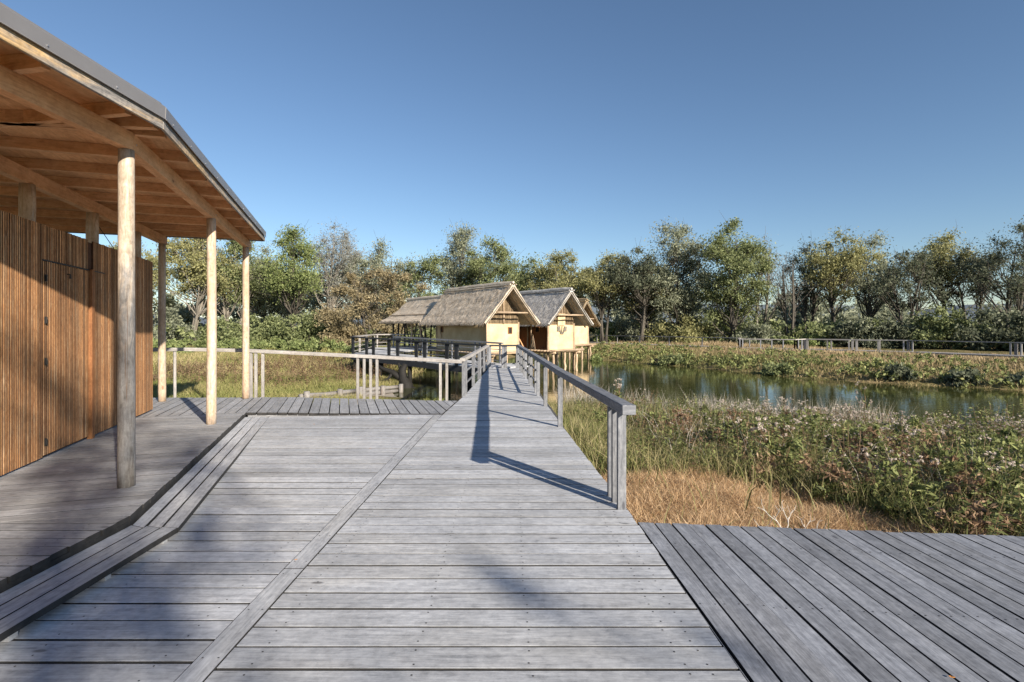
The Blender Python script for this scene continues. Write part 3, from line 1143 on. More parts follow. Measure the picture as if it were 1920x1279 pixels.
# across the end
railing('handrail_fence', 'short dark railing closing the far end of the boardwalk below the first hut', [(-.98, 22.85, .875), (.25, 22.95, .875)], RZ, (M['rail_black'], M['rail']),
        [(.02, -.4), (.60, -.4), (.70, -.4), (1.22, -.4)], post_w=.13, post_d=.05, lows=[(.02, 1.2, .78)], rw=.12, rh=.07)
# pale rail behind the link deck
lp = [at(262, 12.6, 1.14), at(345, 13.25, 1.13), at(461, 13.35, 1.095), at(700, 13.25, .945), at(866, 13.12, .832)]
lens_ = [(b - a).length for a, b in zip(lp, lp[1:])]


def s_of_px(px):
    s = 0
    for a, b, L in zip(lp, lp[1:], lens_):
        pa, pb = 960 + F * a.x / a.y, 960 + F * b.x / b.y
        if px <= pb:
            return s + L * (px - pa) / (pb - pa)
        s += L
    return s


railing('handrail_fence', 'pale bleached railing behind the link deck, between the pavilion columns and the boardwalk', lp, 1.0,
        (M['rail_pale'], M['rail_pale']), [(s_of_px(p), -.45) for p in (327, 471, 480, 493, 671, 683, 695, 707, 826, 838)],
        post_w=.06, post_d=.05, rw=.12, rh=.085)

# ------------------------------------------------------------------ viewing platform with front railing coloured shade-black
pf = thing('viewing_platform', 'raised timber viewing platform on black piles in front of the huts', 'platform', (-5, 26, -1.3))
PFO = Vector((-5, 26, -1.3))
A = Vector((-1.0, 22.85))
B = Vector((-9.0, 29.9))
dAB = (B - A).normalized()
nAB = Vector((-dAB.y, dAB.x))
if nAB.y < 0:
    nAB = -nAB


def zpf(x, y):
    t = (Vector((x, y)) - A).dot(dAB) / (B - A).length
    return -.08 + .24 * min(max(t, 0), 1)


m_ = MB()
r1 = [A, A + nAB * 2.2 + dAB * -.6, B + nAB * 2.2, B]
r1 = [(p.x - PFO.x, p.y - PFO.y) for p in r1]
if area2(r1) < 0:
    r1.reverse()
deck(m_, r1, nAB, r1[0], .2, .012, lambda x, y: zpf(x + PFO.x, y + PFO.y) - PFO.z, .05, side=None)
r2 = [B + nAB * 2.21, (-6.3, 38.8), (-9.9, 38.8), B + Vector((-.02, .02)), B + Vector((0.0, 0.0))]
r2 = [B, B + nAB * 2.2, Vector((-6.4, 34.2)), Vector((-6.6, 39.2)), Vector((-10.0, 39.2))]
r2 = [(p[0] - PFO.x, p[1] - PFO.y) for p in r2]
if area2(r2) < 0:
    r2.reverse()
deck(m_, r2, (1, .05), r2[0], .2, .012, lambda x, y: .155 - PFO.z, .05, side=None)
m_.build('deck', M['deck'], pf)
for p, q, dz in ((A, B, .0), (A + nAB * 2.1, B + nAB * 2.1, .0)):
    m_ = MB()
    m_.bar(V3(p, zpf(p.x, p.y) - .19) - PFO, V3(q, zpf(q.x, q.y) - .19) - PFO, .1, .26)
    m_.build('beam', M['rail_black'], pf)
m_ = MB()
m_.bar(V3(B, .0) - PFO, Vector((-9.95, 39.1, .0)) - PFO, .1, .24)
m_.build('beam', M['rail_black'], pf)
for t, off in ((.12, .1), (.30, .1), (.52, .1), (.76, .1), (.98, .1), (.15, 2.0), (.45, 2.0), (.75, 2.0), (1.0, 2.0)):
    p = A + (B - A) * t + nAB * off
    m_ = MB()
    m_.tube([V3(p, -1.75) - PFO, V3(p, -.3) - PFO, V3(p, zpf(p.x, p.y) - .1) - PFO], [.12, .115, .11], 10)
    m_.build('pile', M['shade_black'], pf, smooth=True)

# front railing, its shaded side coloured black: wide tapered boards in pairs
def black_rail(label, P0, P1, zf, ts, wide, mats):
    o = V3(P0, zf(*P0))
    t = thing('platform_railing', label, 'railing', o)
    P0, P1 = Vector(P0), Vector(P1)
    m_ = MB()
    n = 5
    pr = None
    for i in range(n + 1):
        p = P0 + (P1 - P0) * i / n
        q = V3(p, zf(p.x, p.y) + .95 + random.uniform(-.006, .006)) - o
        if pr is not None:
            m_.bar(pr, q, .14, .075)
        pr = q
    m_.build('handrail', mats[0], t)
    d = (P1 - P0).normalized()
    for tt in ts:
        p = P0 + (P1 - P0) * tt
        m_ = MB()
        z = zf(p.x, p.y)
        m_.bar(V3(p, z - .3) - o, V3(p, z + .92) - o, .05, wide * .72, up=(d.x, d.y, 0), h1=wide)
        m_.build('post', mats[1], t)
    for dz in (.12, .38, .64):
        m_ = MB()
        m_.bar(V3(P0, zf(*P0) + dz) - o, V3(P1, zf(*P1) + dz) - o, .03, .035)
        m_.build('crossbar', mats[1], t)
    return t


black_rail('railing coloured black for its shaded side, with wide tapered posts along the front of the viewing platform', tuple(A), tuple(B), zpf,
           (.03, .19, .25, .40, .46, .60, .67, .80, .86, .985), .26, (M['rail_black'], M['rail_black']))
pb0, pb1 = A + nAB * 2.2 + dAB * 1.2, B + nAB * 2.2 - dAB * 1.0
black_rail('grey rear railing of the viewing platform with thin posts, seen through the black one', tuple(pb0), tuple(pb1), zpf,
           (.02, .18, .22, .42, .46, .66, .70, .98), .10, (M['rail'], M['rail']))
black_rail('pale side railing at the left end of the viewing platform', tuple(B), (-10.0, 38.9), lambda x, y: .155,
           (.02, .28, .32, .55, .60, .99), .10, (M['rail_pale'], M['rail_pale']))
black_rail('pale back railing of the viewing platform beside the open shelter', (-10.0, 39.1), (-6.8, 39.3), lambda x, y: .155,
           (.04, .4, .5, .98), .10, (M['rail_pale'], M['rail_pale']))

# ------------------------------------------------------------------ stilt huts
HX = Vector((.814, .581)).normalized()          # along the gable
HY = Vector((-.581, .814)).normalized()         # along the ridge, away from the viewer
HROT = math.atan2(HX.y, HX.x)
FL = 1.75                                     # floor above the local base


def thatch_slope(eave0, eave1, ridge0, ridge1, th, n_strand, mat, name, parent, sag=.05):
    """one roof slope as a thick shaggy sheet; eave0/ridge0 at the front verge"""
    nu, nv = 26, 12
    e0, e1, r0, r1 = [np.array(v) for v in (eave0, eave1, ridge0, ridge1)]
    U, V = np.meshgrid(np.linspace(0, 1, nu + 1), np.linspace(0, 1, nv + 1))
    P = ((1 - U) * (1 - V))[..., None] * e0 + (U * (1 - V))[..., None] * e1 + ((1 - U) * V)[..., None] * r0 + (U * V)[..., None] * r1
    nrm = np.cross(e1 - e0, r0 - e0)
    nrm /= np.linalg.norm(nrm)
    if nrm[2] < 0:
        nrm = -nrm
    bumpn = rng.normal(0, .009, U.shape) + .012 * np.sin(V * 19) - sag * np.sin(V * math.pi)
    top = P + nrm * (th / 2 + bumpn)[..., None]
    bot = P - nrm * (th / 2)
    top[0, :, 2] += rng.normal(0, .025, nu + 1)
    n1 = (nu + 1) * (nv + 1)
    vs = np.concatenate([top.reshape(-1, 3), bot.reshape(-1, 3)])
    ix = np.arange(n1).reshape(nv + 1, nu + 1)
    m = MB()
    sl = np.linalg.norm(r0 - e0)
    ln = np.linalg.norm(e1 - e0)
    faces, uvs = [], []
    for j in range(nv):
        for i in range(nu):
            q = (ix[j, i], ix[j, i + 1], ix[j + 1, i + 1], ix[j + 1, i])
            cu = [(V[j, i] * sl, U[j, i] * ln), (V[j, i + 1] * sl, U[j, i + 1] * ln), (V[j + 1, i + 1] * sl, U[j + 1, i + 1] * ln), (V[j + 1, i] * sl, U[j + 1, i] * ln)]
            faces.append(q)
            uvs.append(cu)
            faces.append(tuple(n1 + k for k in reversed(q)))
            uvs.append(list(reversed(cu)))
    for i in range(nu):
        for j, rv in ((0, 1), (nv, 0)):
            faces.append((ix[j, i], ix[j, i + 1], n1 + ix[j, i + 1], n1 + ix[j, i]))
            uvs.append([(0, U[j, i] * ln), (0, U[j, i + 1] * ln), (.2, U[j, i + 1] * ln), (.2, U[j, i] * ln)])
    for j in range(nv):
        for i in (0, nu):
            faces.append((ix[j, i], ix[j + 1, i], n1 + ix[j + 1, i], n1 + ix[j, i]))
            uvs.append([(V[j, i] * sl, 0), (V[j + 1, i] * sl, 0), (V[j + 1, i] * sl, .2), (V[j, i] * sl, .2)])
    m.shape(vs, faces, uvs, .5)
    # loose straw lying down the slope, shaggy at eave and verges
    dn = (e0 - r0) / sl
    al = (e1 - e0) / ln
    for k in range(n_strand):
        u, v = random.random(), random.random()
        if k % 3 == 0:
            v = random.uniform(0, .03)
        elif k % 7 == 0:
            u = random.choice((random.uniform(0, .012), 1 - random.uniform(0, .012)))
        p = (1 - u) * (1 - v) * e0 + u * (1 - v) * e1 + (1 - u) * v * r0 + u * v * r1 + nrm * (th / 2 + random.uniform(-.01, .035) - sag * math.sin(v * math.pi))
        d = dn + al * random.gauss(0, .25) + nrm * random.uniform(-.10, .10)
        d = d / np.linalg.norm(d)
        L = random.uniform(.12, .30)
        sd = np.cross(d, nrm) * random.uniform(.010, .022)
        q = p + d * L
        uo = random.random() * 9
        m.face([p - sd, p + sd, q + sd * .4, q - sd * .4], [(uo, 0), (uo, .04), (uo + L, .04), (uo + L, 0)], random.random())
    return m.build(name, mat, parent)


def wob_tube(m, p0, p1, r0, r1, n=8, wobble=.02, seg=5):
    p0, p1 = Vector(p0), Vector(p1)
    pts, rad = [], []
    for i in range(seg + 1):
        t = i / seg
        w = math.sin(t * math.pi) * wobble
        pts.append(p0.lerp(p1, t) + Vector((random.gauss(0, w), random.gauss(0, w), random.gauss(0, w * .4))))
        rad.append((r0 + (r1 - r0) * t) * random.uniform(.92, 1.08))
    m.tube(pts, rad, n)


def clay_wall(m, p0, p1, z0, z1, th=.12):
    p0, p1 = Vector(p0), Vector(p1)
    d = (p1 - p0).normalized()
    n = Vector((d.y, -d.x))
    nu, nv = 10, 6
    L = (p1 - p0).length
    grid = []
    for j in range(nv + 1):
        for i in range(nu + 1):
            q = p0 + d * (L * i / nu)
            o = random.gauss(0, .010) if 0 < i < nu else 0
            grid.append(V3(q + n * (th / 2 + o), z0 + (z1 - z0) * j / nv))
    back = [V3(p0 + d * (L * i / nu) - n * th / 2, z0 + (z1 - z0) * j / nv) for j in range(nv + 1) for i in range(nu + 1)]
    N = len(grid)
    faces, uvs = [], []
    for j in range(nv):
        for i in range(nu):
            a_ = j * (nu + 1) + i
            q = (a_, a_ + 1, a_ + nu + 2, a_ + nu + 1)
            faces.append(q)
            faces.append(tuple(N + k for k in reversed(q)))
            uvs += [[(0, 0)] * 4] * 2
    for i in range(nu):
        for j in (0, nv):
            a_ = j * (nu + 1) + i
            faces.append((a_, a_ + 1, N + a_ + 1, N + a_))
            uvs.append([(0, 0)] * 4)
    for j in range(nv):
        for i in (0, nu):
            a_ = j * (nu + 1) + i
            faces.append((a_, a_ + nu + 1, N + a_ + nu + 1, N + a_))
            uvs.append([(0, 0)] * 4)
    m.shape(grid + back, faces, uvs, .5)


def stilt_hut(corner, label, mat_thatch, detail, wd=2.12, ln=5.95, wh=1.6, over_f=1.06, over_b=.80, ev=.80, rise=2.12, dzf=0.0):
    t = thing('stilt_hut', label, 'hut', (corner[0], corner[1], -1.5), HROT)
    fl = FL + dzf
    # clay walls
    for nm, p0, p1 in (('clay_wall', (0, 0), (wd, 0)), ('clay_wall', (wd, ln), (0, ln)), ('clay_wall', (0, ln - .06), (0, .06)), ('clay_wall', (wd, .06), (wd, ln - .06))):
        m = MB()
        clay_wall(m, p0, p1, fl, fl + wh)
        w_ = m.build(nm, M['clay'] if not (detail == 'door' and p0 == (0, ln - .06)) else M['jamb'], t, smooth=True)
        if detail == 'door' and p0 == (0, ln - .06):
            w_['label'] = 'dark timber side wall with posts and a leaning plank'
    # gable panels of woven wattle, front and back
    half = wd / 2
    slope = rise / (half + ev)
    for yy in (.0, ln):
        m = MB()
        zb = fl + wh
        zt = zb + .02 + rise - .30
        w0 = half - .02
        hgt = slope * w0 + .38
        pts = [(half - w0, yy), (half + w0, yy)]
        v = [Vector((half - w0, yy - .05, zb + .003)), Vector((half + w0, yy - .05, zb + .003)), Vector((half + w0, yy - .05, zb + .66)), Vector((half, yy - .05, zb + slope * half + .66)), Vector((half - w0, yy - .05, zb + .66))]
        v2 = [p + Vector((0, .1, 0)) for p in v]
        n = 5
        faces = [tuple(range(n)), tuple(range(2 * n - 1, n - 1, -1))] + [(i, n + i, n + (i + 1) % n, (i + 1) % n) for i in range(n)]
        uvs = [[(p.z * .8, p.x * .8) for p in v], [(p.z, p.x) for p in reversed(v2)]] + [[(0, 0)] * 4] * n
        m.shape(v + v2, faces, uvs, .5)
        if yy == 0:
            for k in range(90):      # upright reeds of the panel
                x = random.uniform(half - w0, half + w0)
                z1 = zb + .64 + slope * (half - abs(x - half)) * .98
                m.bar((x, yy - .065, zb + .01), (x + random.gauss(0, .01), yy - .065 - random.random() * .012, z1), .022, .012)
        m.build('gable_panel', M['wattle'], t)
    # roof
    zr = fl + wh + 2.12
    ze = zr - slope * (half + ev)
    r0, r1 = (half, -over_f, zr), (half, ln + over_b, zr + .02)
    m = MB()
    rf = thatch_slope((-ev, -over_f, ze), (-ev, ln + over_b, ze + .02), r0, r1, .19, 3200, mat_thatch, 'roof', t)
    rf2 = thatch_slope((wd + ev, -over_f, ze), (wd + ev, ln + over_b, ze + .02), r0, r1, .19, 700, mat_thatch, 'roof', t)
    # ridge roll
    m = MB()
    pts = [Vector((half, -over_f - .02 + (ln + over_f + over_b + .04) * i / 12, zr + .17 + random.gauss(0, .012))) for i in range(13)]
    m.tube(pts, [.12 * random.uniform(.92, 1.08) * (.6 if i_ in (0, 12) else 1) for i_ in range(13)], 8)
    for sx in (-1, 1):
        wob_tube(m, (half + sx * .20, -over_f, zr + .07), (half + sx * .20, ln + over_b, zr + .07), .045, .04, 6, .03, 9)
    m.build('ridge_cap', mat_thatch, rf)
    # bargeboards: poles along the front verge and rafters under the overhang
    for sx, xe in ((-1, -ev), (1, wd + ev)):
        for yy, dz, r_ in ((-over_f - .03, -.06, .026), (-over_f * .72, -.17, .045), (-over_f * .32, -.17, .045)):
            m = MB()
            wob_tube(m, (half + sx * .03, yy, zr + dz), (xe, yy, ze + dz), r_, r_ * 1.1, 7, .015)
            m.build('verge_pole', M['bark_pale'] if yy < -over_f else M['stilt'], t, smooth=True)
    for yy in (-over_f * .92, -over_f * .2 - .09):
        m = MB()
        x_ = half - (zr - (fl + wh + .62)) / slope + .26
        wob_tube(m, (x_, yy, fl + wh + .62), (2 * half - x_, yy, fl + wh + .62), .055, .05, 8, .02)
        m.build('collar_beam', M['stilt'], t, smooth=True)
    # king post and corner posts
    m = MB()
    wob_tube(m, (half, -.11, fl + wh * .0), (half, -.12, zr - .2), .045, .04, 8, .01)
    if detail != 'ornament':
        m = MB()
        wob_tube(m, (half, -.11, fl + wh), (half, -.12, zr - .3), .045, .04, 8, .01)
    m.build('king_post', M['stilt'], t, smooth=True)
    for px_, py_ in ((-.03, -.03), (wd + .03, -.03), (-.03, ln + .03), (wd + .03, ln + .03)):
        m = MB()
        wob_tube(m, (px_, py_, 0), (px_, py_, fl + wh + .1), .085, .07, 8, .02)
        m.build('stilt', M['stilt'], t, smooth=True)
    for px_ in (.05, wd * .5, wd - .05):
        for py_ in (-.42, 1.7, 3.5):
            if px_ == wd * .5 and py_ > 0:
                continue
            m = MB()
            wob_tube(m, (px_, py_, 0), (px_ + random.gauss(0, .03), py_, fl - .16), .085, .075, 8, .03)
            m.build('stilt', M['stilt'], t, smooth=True)
    # floor: logs
    m = MB()
    for k in range(22):
        y = -.62 + (ln + .9) * k / 21
        wob_tube(m, (-.35, y, fl - .06), (wd + .35, y, fl - .06), .055, .05, 6, .01, 3)
    m.build('log_floor', M['stilt'], t, smooth=True)
    for px_ in (.02, wd - .02):
        m = MB()
        wob_tube(m, (px_, -.7, fl - .17), (px_, ln + .4, fl - .17), .07, .07, 8, .02)
        m.build('sill_log', M['stilt'], t, smooth=True)
    m = MB()
    wob_tube(m, (-.3, -.66, fl - .02), (wd + .35, -.66, fl + .0), .06, .07, 8, .03)
    m.build('sill_log', M['stilt'], t, smooth=True)

    def window(p, dx, w, h):
        p, dx = Vector(p), Vector(dx)
        n = Vector((dx.y, -dx.x, 0))
        m = MB()
        m.bar(p - dx * w / 2, p + dx * w / 2, .02, h)
        wn_ = m.build('window', M['opening'], t)
        m = MB()
        for s_ in (-1, 1):
            m.bar(p + dx * s_ * (w / 2 + .02) + n * .01 - Z * (h / 2 + .035), p + dx * s_ * (w / 2 + .02) + n * .01 + Z * (h / 2 + .035), .035, .05, up=dx)
            m.bar(p - dx * (w / 2) + n * .008 + Z * s_ * (h / 2 + .018), p + dx * (w / 2) + n * .008 + Z * s_ * (h / 2 + .018), .05, .035)
        m.build('window_frame', M['jamb'], wn_)
    if detail == 'plain':
        window((wd * .72, -.075, fl + wh * .76), (1, 0, 0), .20, .32)
        m = MB()
        wob_tube(m, (-.12, ln - .9, fl + .2), (-.11, ln - .55, fl + 1.35), .04, .035, 6, .02)
        m.build('leaning_pole', M['stilt'], t)
        window((-.078, ln - .75, fl + 1.25), (0, -1, 0), .22, .3)
    if detail == 'door':
        window((-.078, 1.0, fl + wh * .80), (0, -1, 0), .36, .28)
        for y_ in (1.6, 2.0, 3.3):
            m = MB()
            wob_tube(m, (-.12, y_, fl), (-.12, y_, fl + wh), .05, .045, 7, .015)
            m.build('wall_post', M['stilt'], t)
        m = MB()
        m.bar((-.36, 2.15, fl + .05), (-.16, 3.5, fl + 1.25), .07, .16)
        m.build('leaning_plank', M['beam'], t)
        # crossed sticks over the gable wall
        m = MB()
        for dx_ in (-.36, -.22, 0, .22, .36):
            wob_tube(m, (half + .02 + dx_ * .2, -.12, fl + 1.0), (half + .02 + dx_, -.14, fl + 1.52 - abs(dx_) * .25), .022, .02, 6, .012)
        for sx in (-1, 1):
            m.bar((half + sx * .30 + .02, -.10, fl + 1.18), (half + sx * .30 + .02, -.10, fl + 1.5), .20, .05, mi=0)
        m.build('crossed_sticks', M['bark_pale'], t)
        m = MB()
        m.bar((half - .05, -.10, fl + wh - .05), (half - .05, -.10, fl + wh + .72), .62, .09, up=(0, 1, 0))
        m.build('clay_chimney_panel', M['clay'], t)
        m = MB()
        for k in range(40):
            wob_tube(m, (-.22, 1.35 + random.uniform(-.3, .35), fl + .02), (-.14, 1.45 + random.uniform(-.1, .1), fl + random.uniform(.5, 1.0)), .012, .008, 5, .02, 3)
        m.build('brushwood_bundle', M['stilt'], t)
    if detail == 'far':
        window((.22, -.075, fl + wh * .78), (1, 0, 0), .18, .28)
    return t


stilt_hut((-1.4, 30.0), 'nearest clay hut on stilts with a tan thatched roof and one small gable window', M['thatch'], 'plain')
stilt_hut((2.30, 34.0), 'middle clay hut on stilts with a grey thatched roof and crossed sticks on its gable', M['thatch_grey'], 'door', dzf=-.05)
stilt_hut((4.95, 45.9), 'farthest clay hut on stilts, its brown thatched gable peeking out behind the grey roof', M['thatch_brown'], 'far', dzf=-.12, ev=.55)

# open shelter at the back left
sh = thing('open_shelter', 'open thatched shelter on thin posts behind the nearest clay hut', 'shelter', (-8.3, 42.1, -1.0))
SO = Vector((-8.3, 42.1, -1.0))


def shp(al, ac, z):
    p = Vector((-8.3, 42.1)) - HY * al + HX * ac
    return V3(p, z) - SO


zr, ze = 3.66, 1.98
LNS = 6.7
rf = thatch_slope(shp(-.35, -2.05, ze), shp(LNS, -2.05, ze), shp(.35, 0, zr), shp(LNS, 0, zr), .2, 600, M['thatch'], 'roof', sh, sag=.16)
thatch_slope(shp(-.35, 2.05, ze), shp(LNS, 2.05, ze), shp(.35, 0, zr), shp(LNS, 0, zr), .2, 150, M['thatch'], 'roof', sh, sag=.16)
m = MB()
wob_tube(m, shp(.25, 0, zr + .12), shp(LNS, 0, zr + .12), .13, .13, 8, .02, 9)
m.build('ridge_cap', M['thatch'], rf)
for k, al in enumerate((.5, 1.5, 2.6, 3.8, 5.2)):
    for ac in (-1.35, 1.35):
        m = MB()
        wob_tube(m, shp(al, ac, -.9), shp(al, ac, 2.55), .065, .06, 7, .015)
        m.build('post', M['stilt'] if k > 2 else M['rail_black'], sh)
for ac in (-1.35, 1.35):
    m = MB()
    wob_tube(m, shp(.2, ac, 2.5), shp(LNS, ac, 2.5), .07, .07, 7, .02)
    m.build('wall_plate', M['stilt'], sh)
for al in (1.5, 3.8):
    m = MB()
    wob_tube(m, shp(al, -1.3, .3), shp(al + 1.0, -1.3, 2.4), .04, .04, 6, .02)
    wob_tube(m, shp(al + 1.9, -1.3, .3), shp(al + 1.0, -1.3, 2.4), .04, .04, 6, .02)
    m.build('brace', M['rail_black'], sh)
m = MB()
m.bar(shp(-.2, 0, .08), shp(LNS, 0, .08), 3.2, .12)
m.build('floor', M['deck'], sh)
# picnic table inside
tb = thing('picnic_table', 'dark wooden table with two benches under the open shelter', 'table', shp(2.6, -.2, .14) + SO, math.atan2(-HY.y, -HY.x))
m = MB()
m.bar((-.9, 0, .74), (.9, 0, .74), .75, .05)
m.build('tabletop', M['rail'], tb)
for sy in (-1, 1):
    m = MB()
    m.bar((-.9, sy * .65, .45), (.9, sy * .65, .45), .28, .05)
    m.build('bench', M['rail'], tb)
for sx in (-.65, .65):
    m = MB()
    m.bar((sx, -.6, 0), (sx, -.15, .715), .06, .06)
    m.bar((sx, .6, 0), (sx, .15, .715), .06, .06)
    m.bar((sx, -.75, .40), (sx, .75, .40), .05, .05)
    m.build('leg', M['rail_black'], tb)

# ------------------------------------------------------------------ far boardwalk over the other bank
fw = [(6.5, 78.0), (14.9, 64.6), (23.0, 54.6), (26.6, 51.2), (33.5, 44.8), (37.0, 38.6), (39.5, 31)]
FZ = -.45
fb = thing('far_boardwalk', 'low grey boardwalk following the bank on the other side of the pond', 'boardwalk', (23, 54.6, FZ))
FO = Vector((23, 54.6, FZ))
m = MB()
for a, b in zip(fw, fw[1:]):
    a, b = Vector(a), Vector(b)
    d = (b - a).normalized()
    n = Vector((-d.y, d.x))
    if n.y < 0:
        n = -n
    L = (b - a).length
    k = int(L / .25)
    for i in range(k):
        p = a + d * (L * (i + .5) / k)
        m.bar(V3(p, -.025) - V3((FO.x, FO.y), 0), V3(p + n * 1.7, -.025) - V3((FO.x, FO.y), 0), L / k - .012, .05)
m.build('deck', M['rail_pale'], fb)
m = MB()
for a, b in zip(fw, fw[1:]):
    m.bar(Vector((a[0] - FO.x, a[1] - FO.y, -.12)), Vector((b[0] - FO.x, b[1] - FO.y, -.12)), .06, .12)
m.build('edge_beam', M['rail'], fb)
for a, b in zip(fw, fw[1:]):
    a, b = Vector(a), Vector(b)
    L = (b - a).length
    for i in range(int(L / 3)):
        p = a + (b - a) * ((i + .5) / int(L / 3))
        m = MB()
        m.tube([(p.x - FO.x, p.y - FO.y + .1, -.6), (p.x - FO.x, p.y - FO.y + .1, -.1)], [.06, .06], 6)
        m.build('foot', M['rail_black'], fb)


def far_rail(label, pts, step, mats, zo=0, posts_n=1):
    o = Vector((pts[0][0], pts[0][1], FZ))
    t = thing('far_railing', label, 'railing', o)
    for a, b in zip(pts, pts[1:]):
        a, b = Vector(a), Vector(b)
        m = MB()
        m.bar(V3(a, FZ + .93) - o, V3(b, FZ + .93) - o, .12, .07)
        m.build('handrail', mats, t)
        L = (b - a).length
        d = (b - a) / L
        k = max(1, round(L / step))
        for i in range(k + 1):
            for j in range(posts_n):
                p = a + d * min(max(L * i / k + (j - (posts_n - 1) / 2) * .32, .05), L - .05)
                m = MB()
                m.bar(V3(p, FZ - .1) - o, V3(p, FZ + .91) - o, .06, .11, up=(d.x, d.y, 0))
                m.build('post', mats, t)
    return t


up = [(x + .9, y + 1.5) for x, y in fw]
far_rail('long grey railing of the far boardwalk behind the huts, left of the lookout bay', up[:3], 4.2, M['rail_pale'])
far_rail('long grey railing with triple posts on the far boardwalk right of the lookout bay', [(28.2, 51.6)] + up[4:6] + [(40.2, 32.5)], 5.2, M['rail_pale'], posts_n=3)
# lookout bay projecting to the pond
bay = thing('lookout_bay', 'small lookout bay with a grey railing box on the far boardwalk', 'platform', (23.0, 53.0, FZ))
BO = Vector((23.0, 53.0, FZ))
q = [(21.6, 50.8), (25.6, 48.3), (27.6, 50.2), (23.3, 54.4)]
m = MB()
deck(m, [(x - BO.x, y - BO.y) for x, y in q], (.85, -.53), (0, 0), .2, .012, lambda x, y: .03, .06, side=None)
m.build('deck', M['rail_pale'], bay)
m = MB()
for a, b in zip(q, q[1:]):
    m.bar(V3(a, FZ - .11) - BO, V3(b, FZ - .11) - BO, .06, .16)
m.build('edge_beam', M['rail'], bay)
for a, b, k in ((q[3], q[0], 3), (q[0], q[1], 5), (q[1], q[2], 3)):
    a, b = Vector(a), Vector(b)
    m = MB()
    m.bar(V3(a, FZ + .95) - BO, V3(b, FZ + .95) - BO, .14, .08)
    m.build('handrail', M['rail_pale'], bay)
    for i in range(k + 1):
        p = a + (b - a) * i / k
        for dd in ((0, .22) if i in (0, k) else (0,)):
            m = MB()
            m.bar(V3(p + Vector((dd, 0)), FZ - .6) - BO, V3(p + Vector((dd, 0)), FZ + .92) - BO, .09, .1)
            m.build('post', M['rail'], bay)
far_rail('short pale rail section just right of the lookout bay', [(27.6, 50.1), (31.9, 46.2)], 2.2, M['rail_pale'], posts_n=2)

# ------------------------------------------------------------------ shore details under the platform
lg = thing('log_edging', 'low edging of stacked round logs with short posts on the meadow shore', 'edging', (-6.0, 20, -.8))
LO = Vector((-6, 20, -.8))
la, lb = Vector((-7.0, 17.6)), Vector((-5.0, 23.6))
for s0, s1 in ((0, .48), (.5, 1.0)):
    for dz in (.10, .27):
        m = MB()
        p, q_ = la.lerp(lb, s0), la.lerp(lb, s1)
        wob_tube(m, V3(p, gz(*p) + dz) - LO, V3(q_, gz(*q_) + dz) - LO, .085, .08, 10, .015)
        m.build('log', M['pole_grey'], lg, smooth=True)
for s in (.02, .3, .5, .75, .98):
    p = la.lerp(lb, s) + Vector((.16, -.05))
    m = MB()
    m.tube([V3(p, gz(*p) - .2) - LO, V3(p, gz(*p) + .42) - LO], [.10, .10], 10)
    m.build('post', M['pole_grey'], lg, smooth=True)

st = thing('dead_tree', 'gnarled dead tree, coloured black for the shade, leaning under the viewing platform', 'dead tree', (-5.1, 25.4, -1.35))
m = MB()
m.tube([Vector(p) for p in ((.15, -.2, -.2), (.1, -.1, .25), (-.1, 0, .55), (-.15, .1, .95), (0, .1, 1.25))], [.36, .30, .22, .19, .12], 10)
m.tube([Vector(p) for p in ((-.1, 0, .5), (-.6, .1, .85), (-1.05, .15, 1.0), (-1.5, .2, 1.25))], [.17, .13, .1, .05], 8)
m.tube([Vector(p) for p in ((-.6, .1, .85), (-.8, .0, .55), (-1.1, -.1, .45))], [.09, .06, .03], 7)
m.tube([Vector(p) for p in ((.1, -.1, .15), (.5, -.25, .05), (.75, -.3, -.15))], [.2, .14, .06], 8)
m.tube([Vector(p) for p in ((-.12, .1, .9), (-.3, .2, 1.1), (-.35, .2, 1.3))], [.11, .08, .05], 7)
m.build('trunk', M['shade_black'], st, smooth=True)

# ------------------------------------------------------------------ trees
def leaf_cloud(cents, rad, n, size, flat=.75, elong=1.6):
    """rhombic leaves scattered round cluster centres; returns verts, quads"""
    k = rng.integers(0, len(cents), n)
    dirs = rng.normal(size=(n, 3))
    dirs /= np.linalg.norm(dirs, axis=1)[:, None]
    rr = rad[k] * np.minimum(np.abs(rng.normal(0, .62, n)), rng.uniform(.85, 1.08, n))
    p = cents[k] + dirs * rr[:, None] * np.array([1, 1, flat])
    a = rng.normal(size=(n, 3))
    a[:, 2] -= .35
    a /= np.linalg.norm(a, axis=1)[:, None]
    b = np.cross(a, rng.normal(size=(n, 3)))
    b /= np.linalg.norm(b, axis=1)[:, None] + 1e-9
    s = size * rng.uniform(.55, 1.35, n)
    a = a * (s * elong * .58)[:, None]
    b = b * (s * .5)[:, None]
    v = np.stack([p - a, p + b * .9, p + a, p - b * .9], 1).reshape(-1, 3)
    q = np.arange(4 * n).reshape(n, 4)
    return v, q


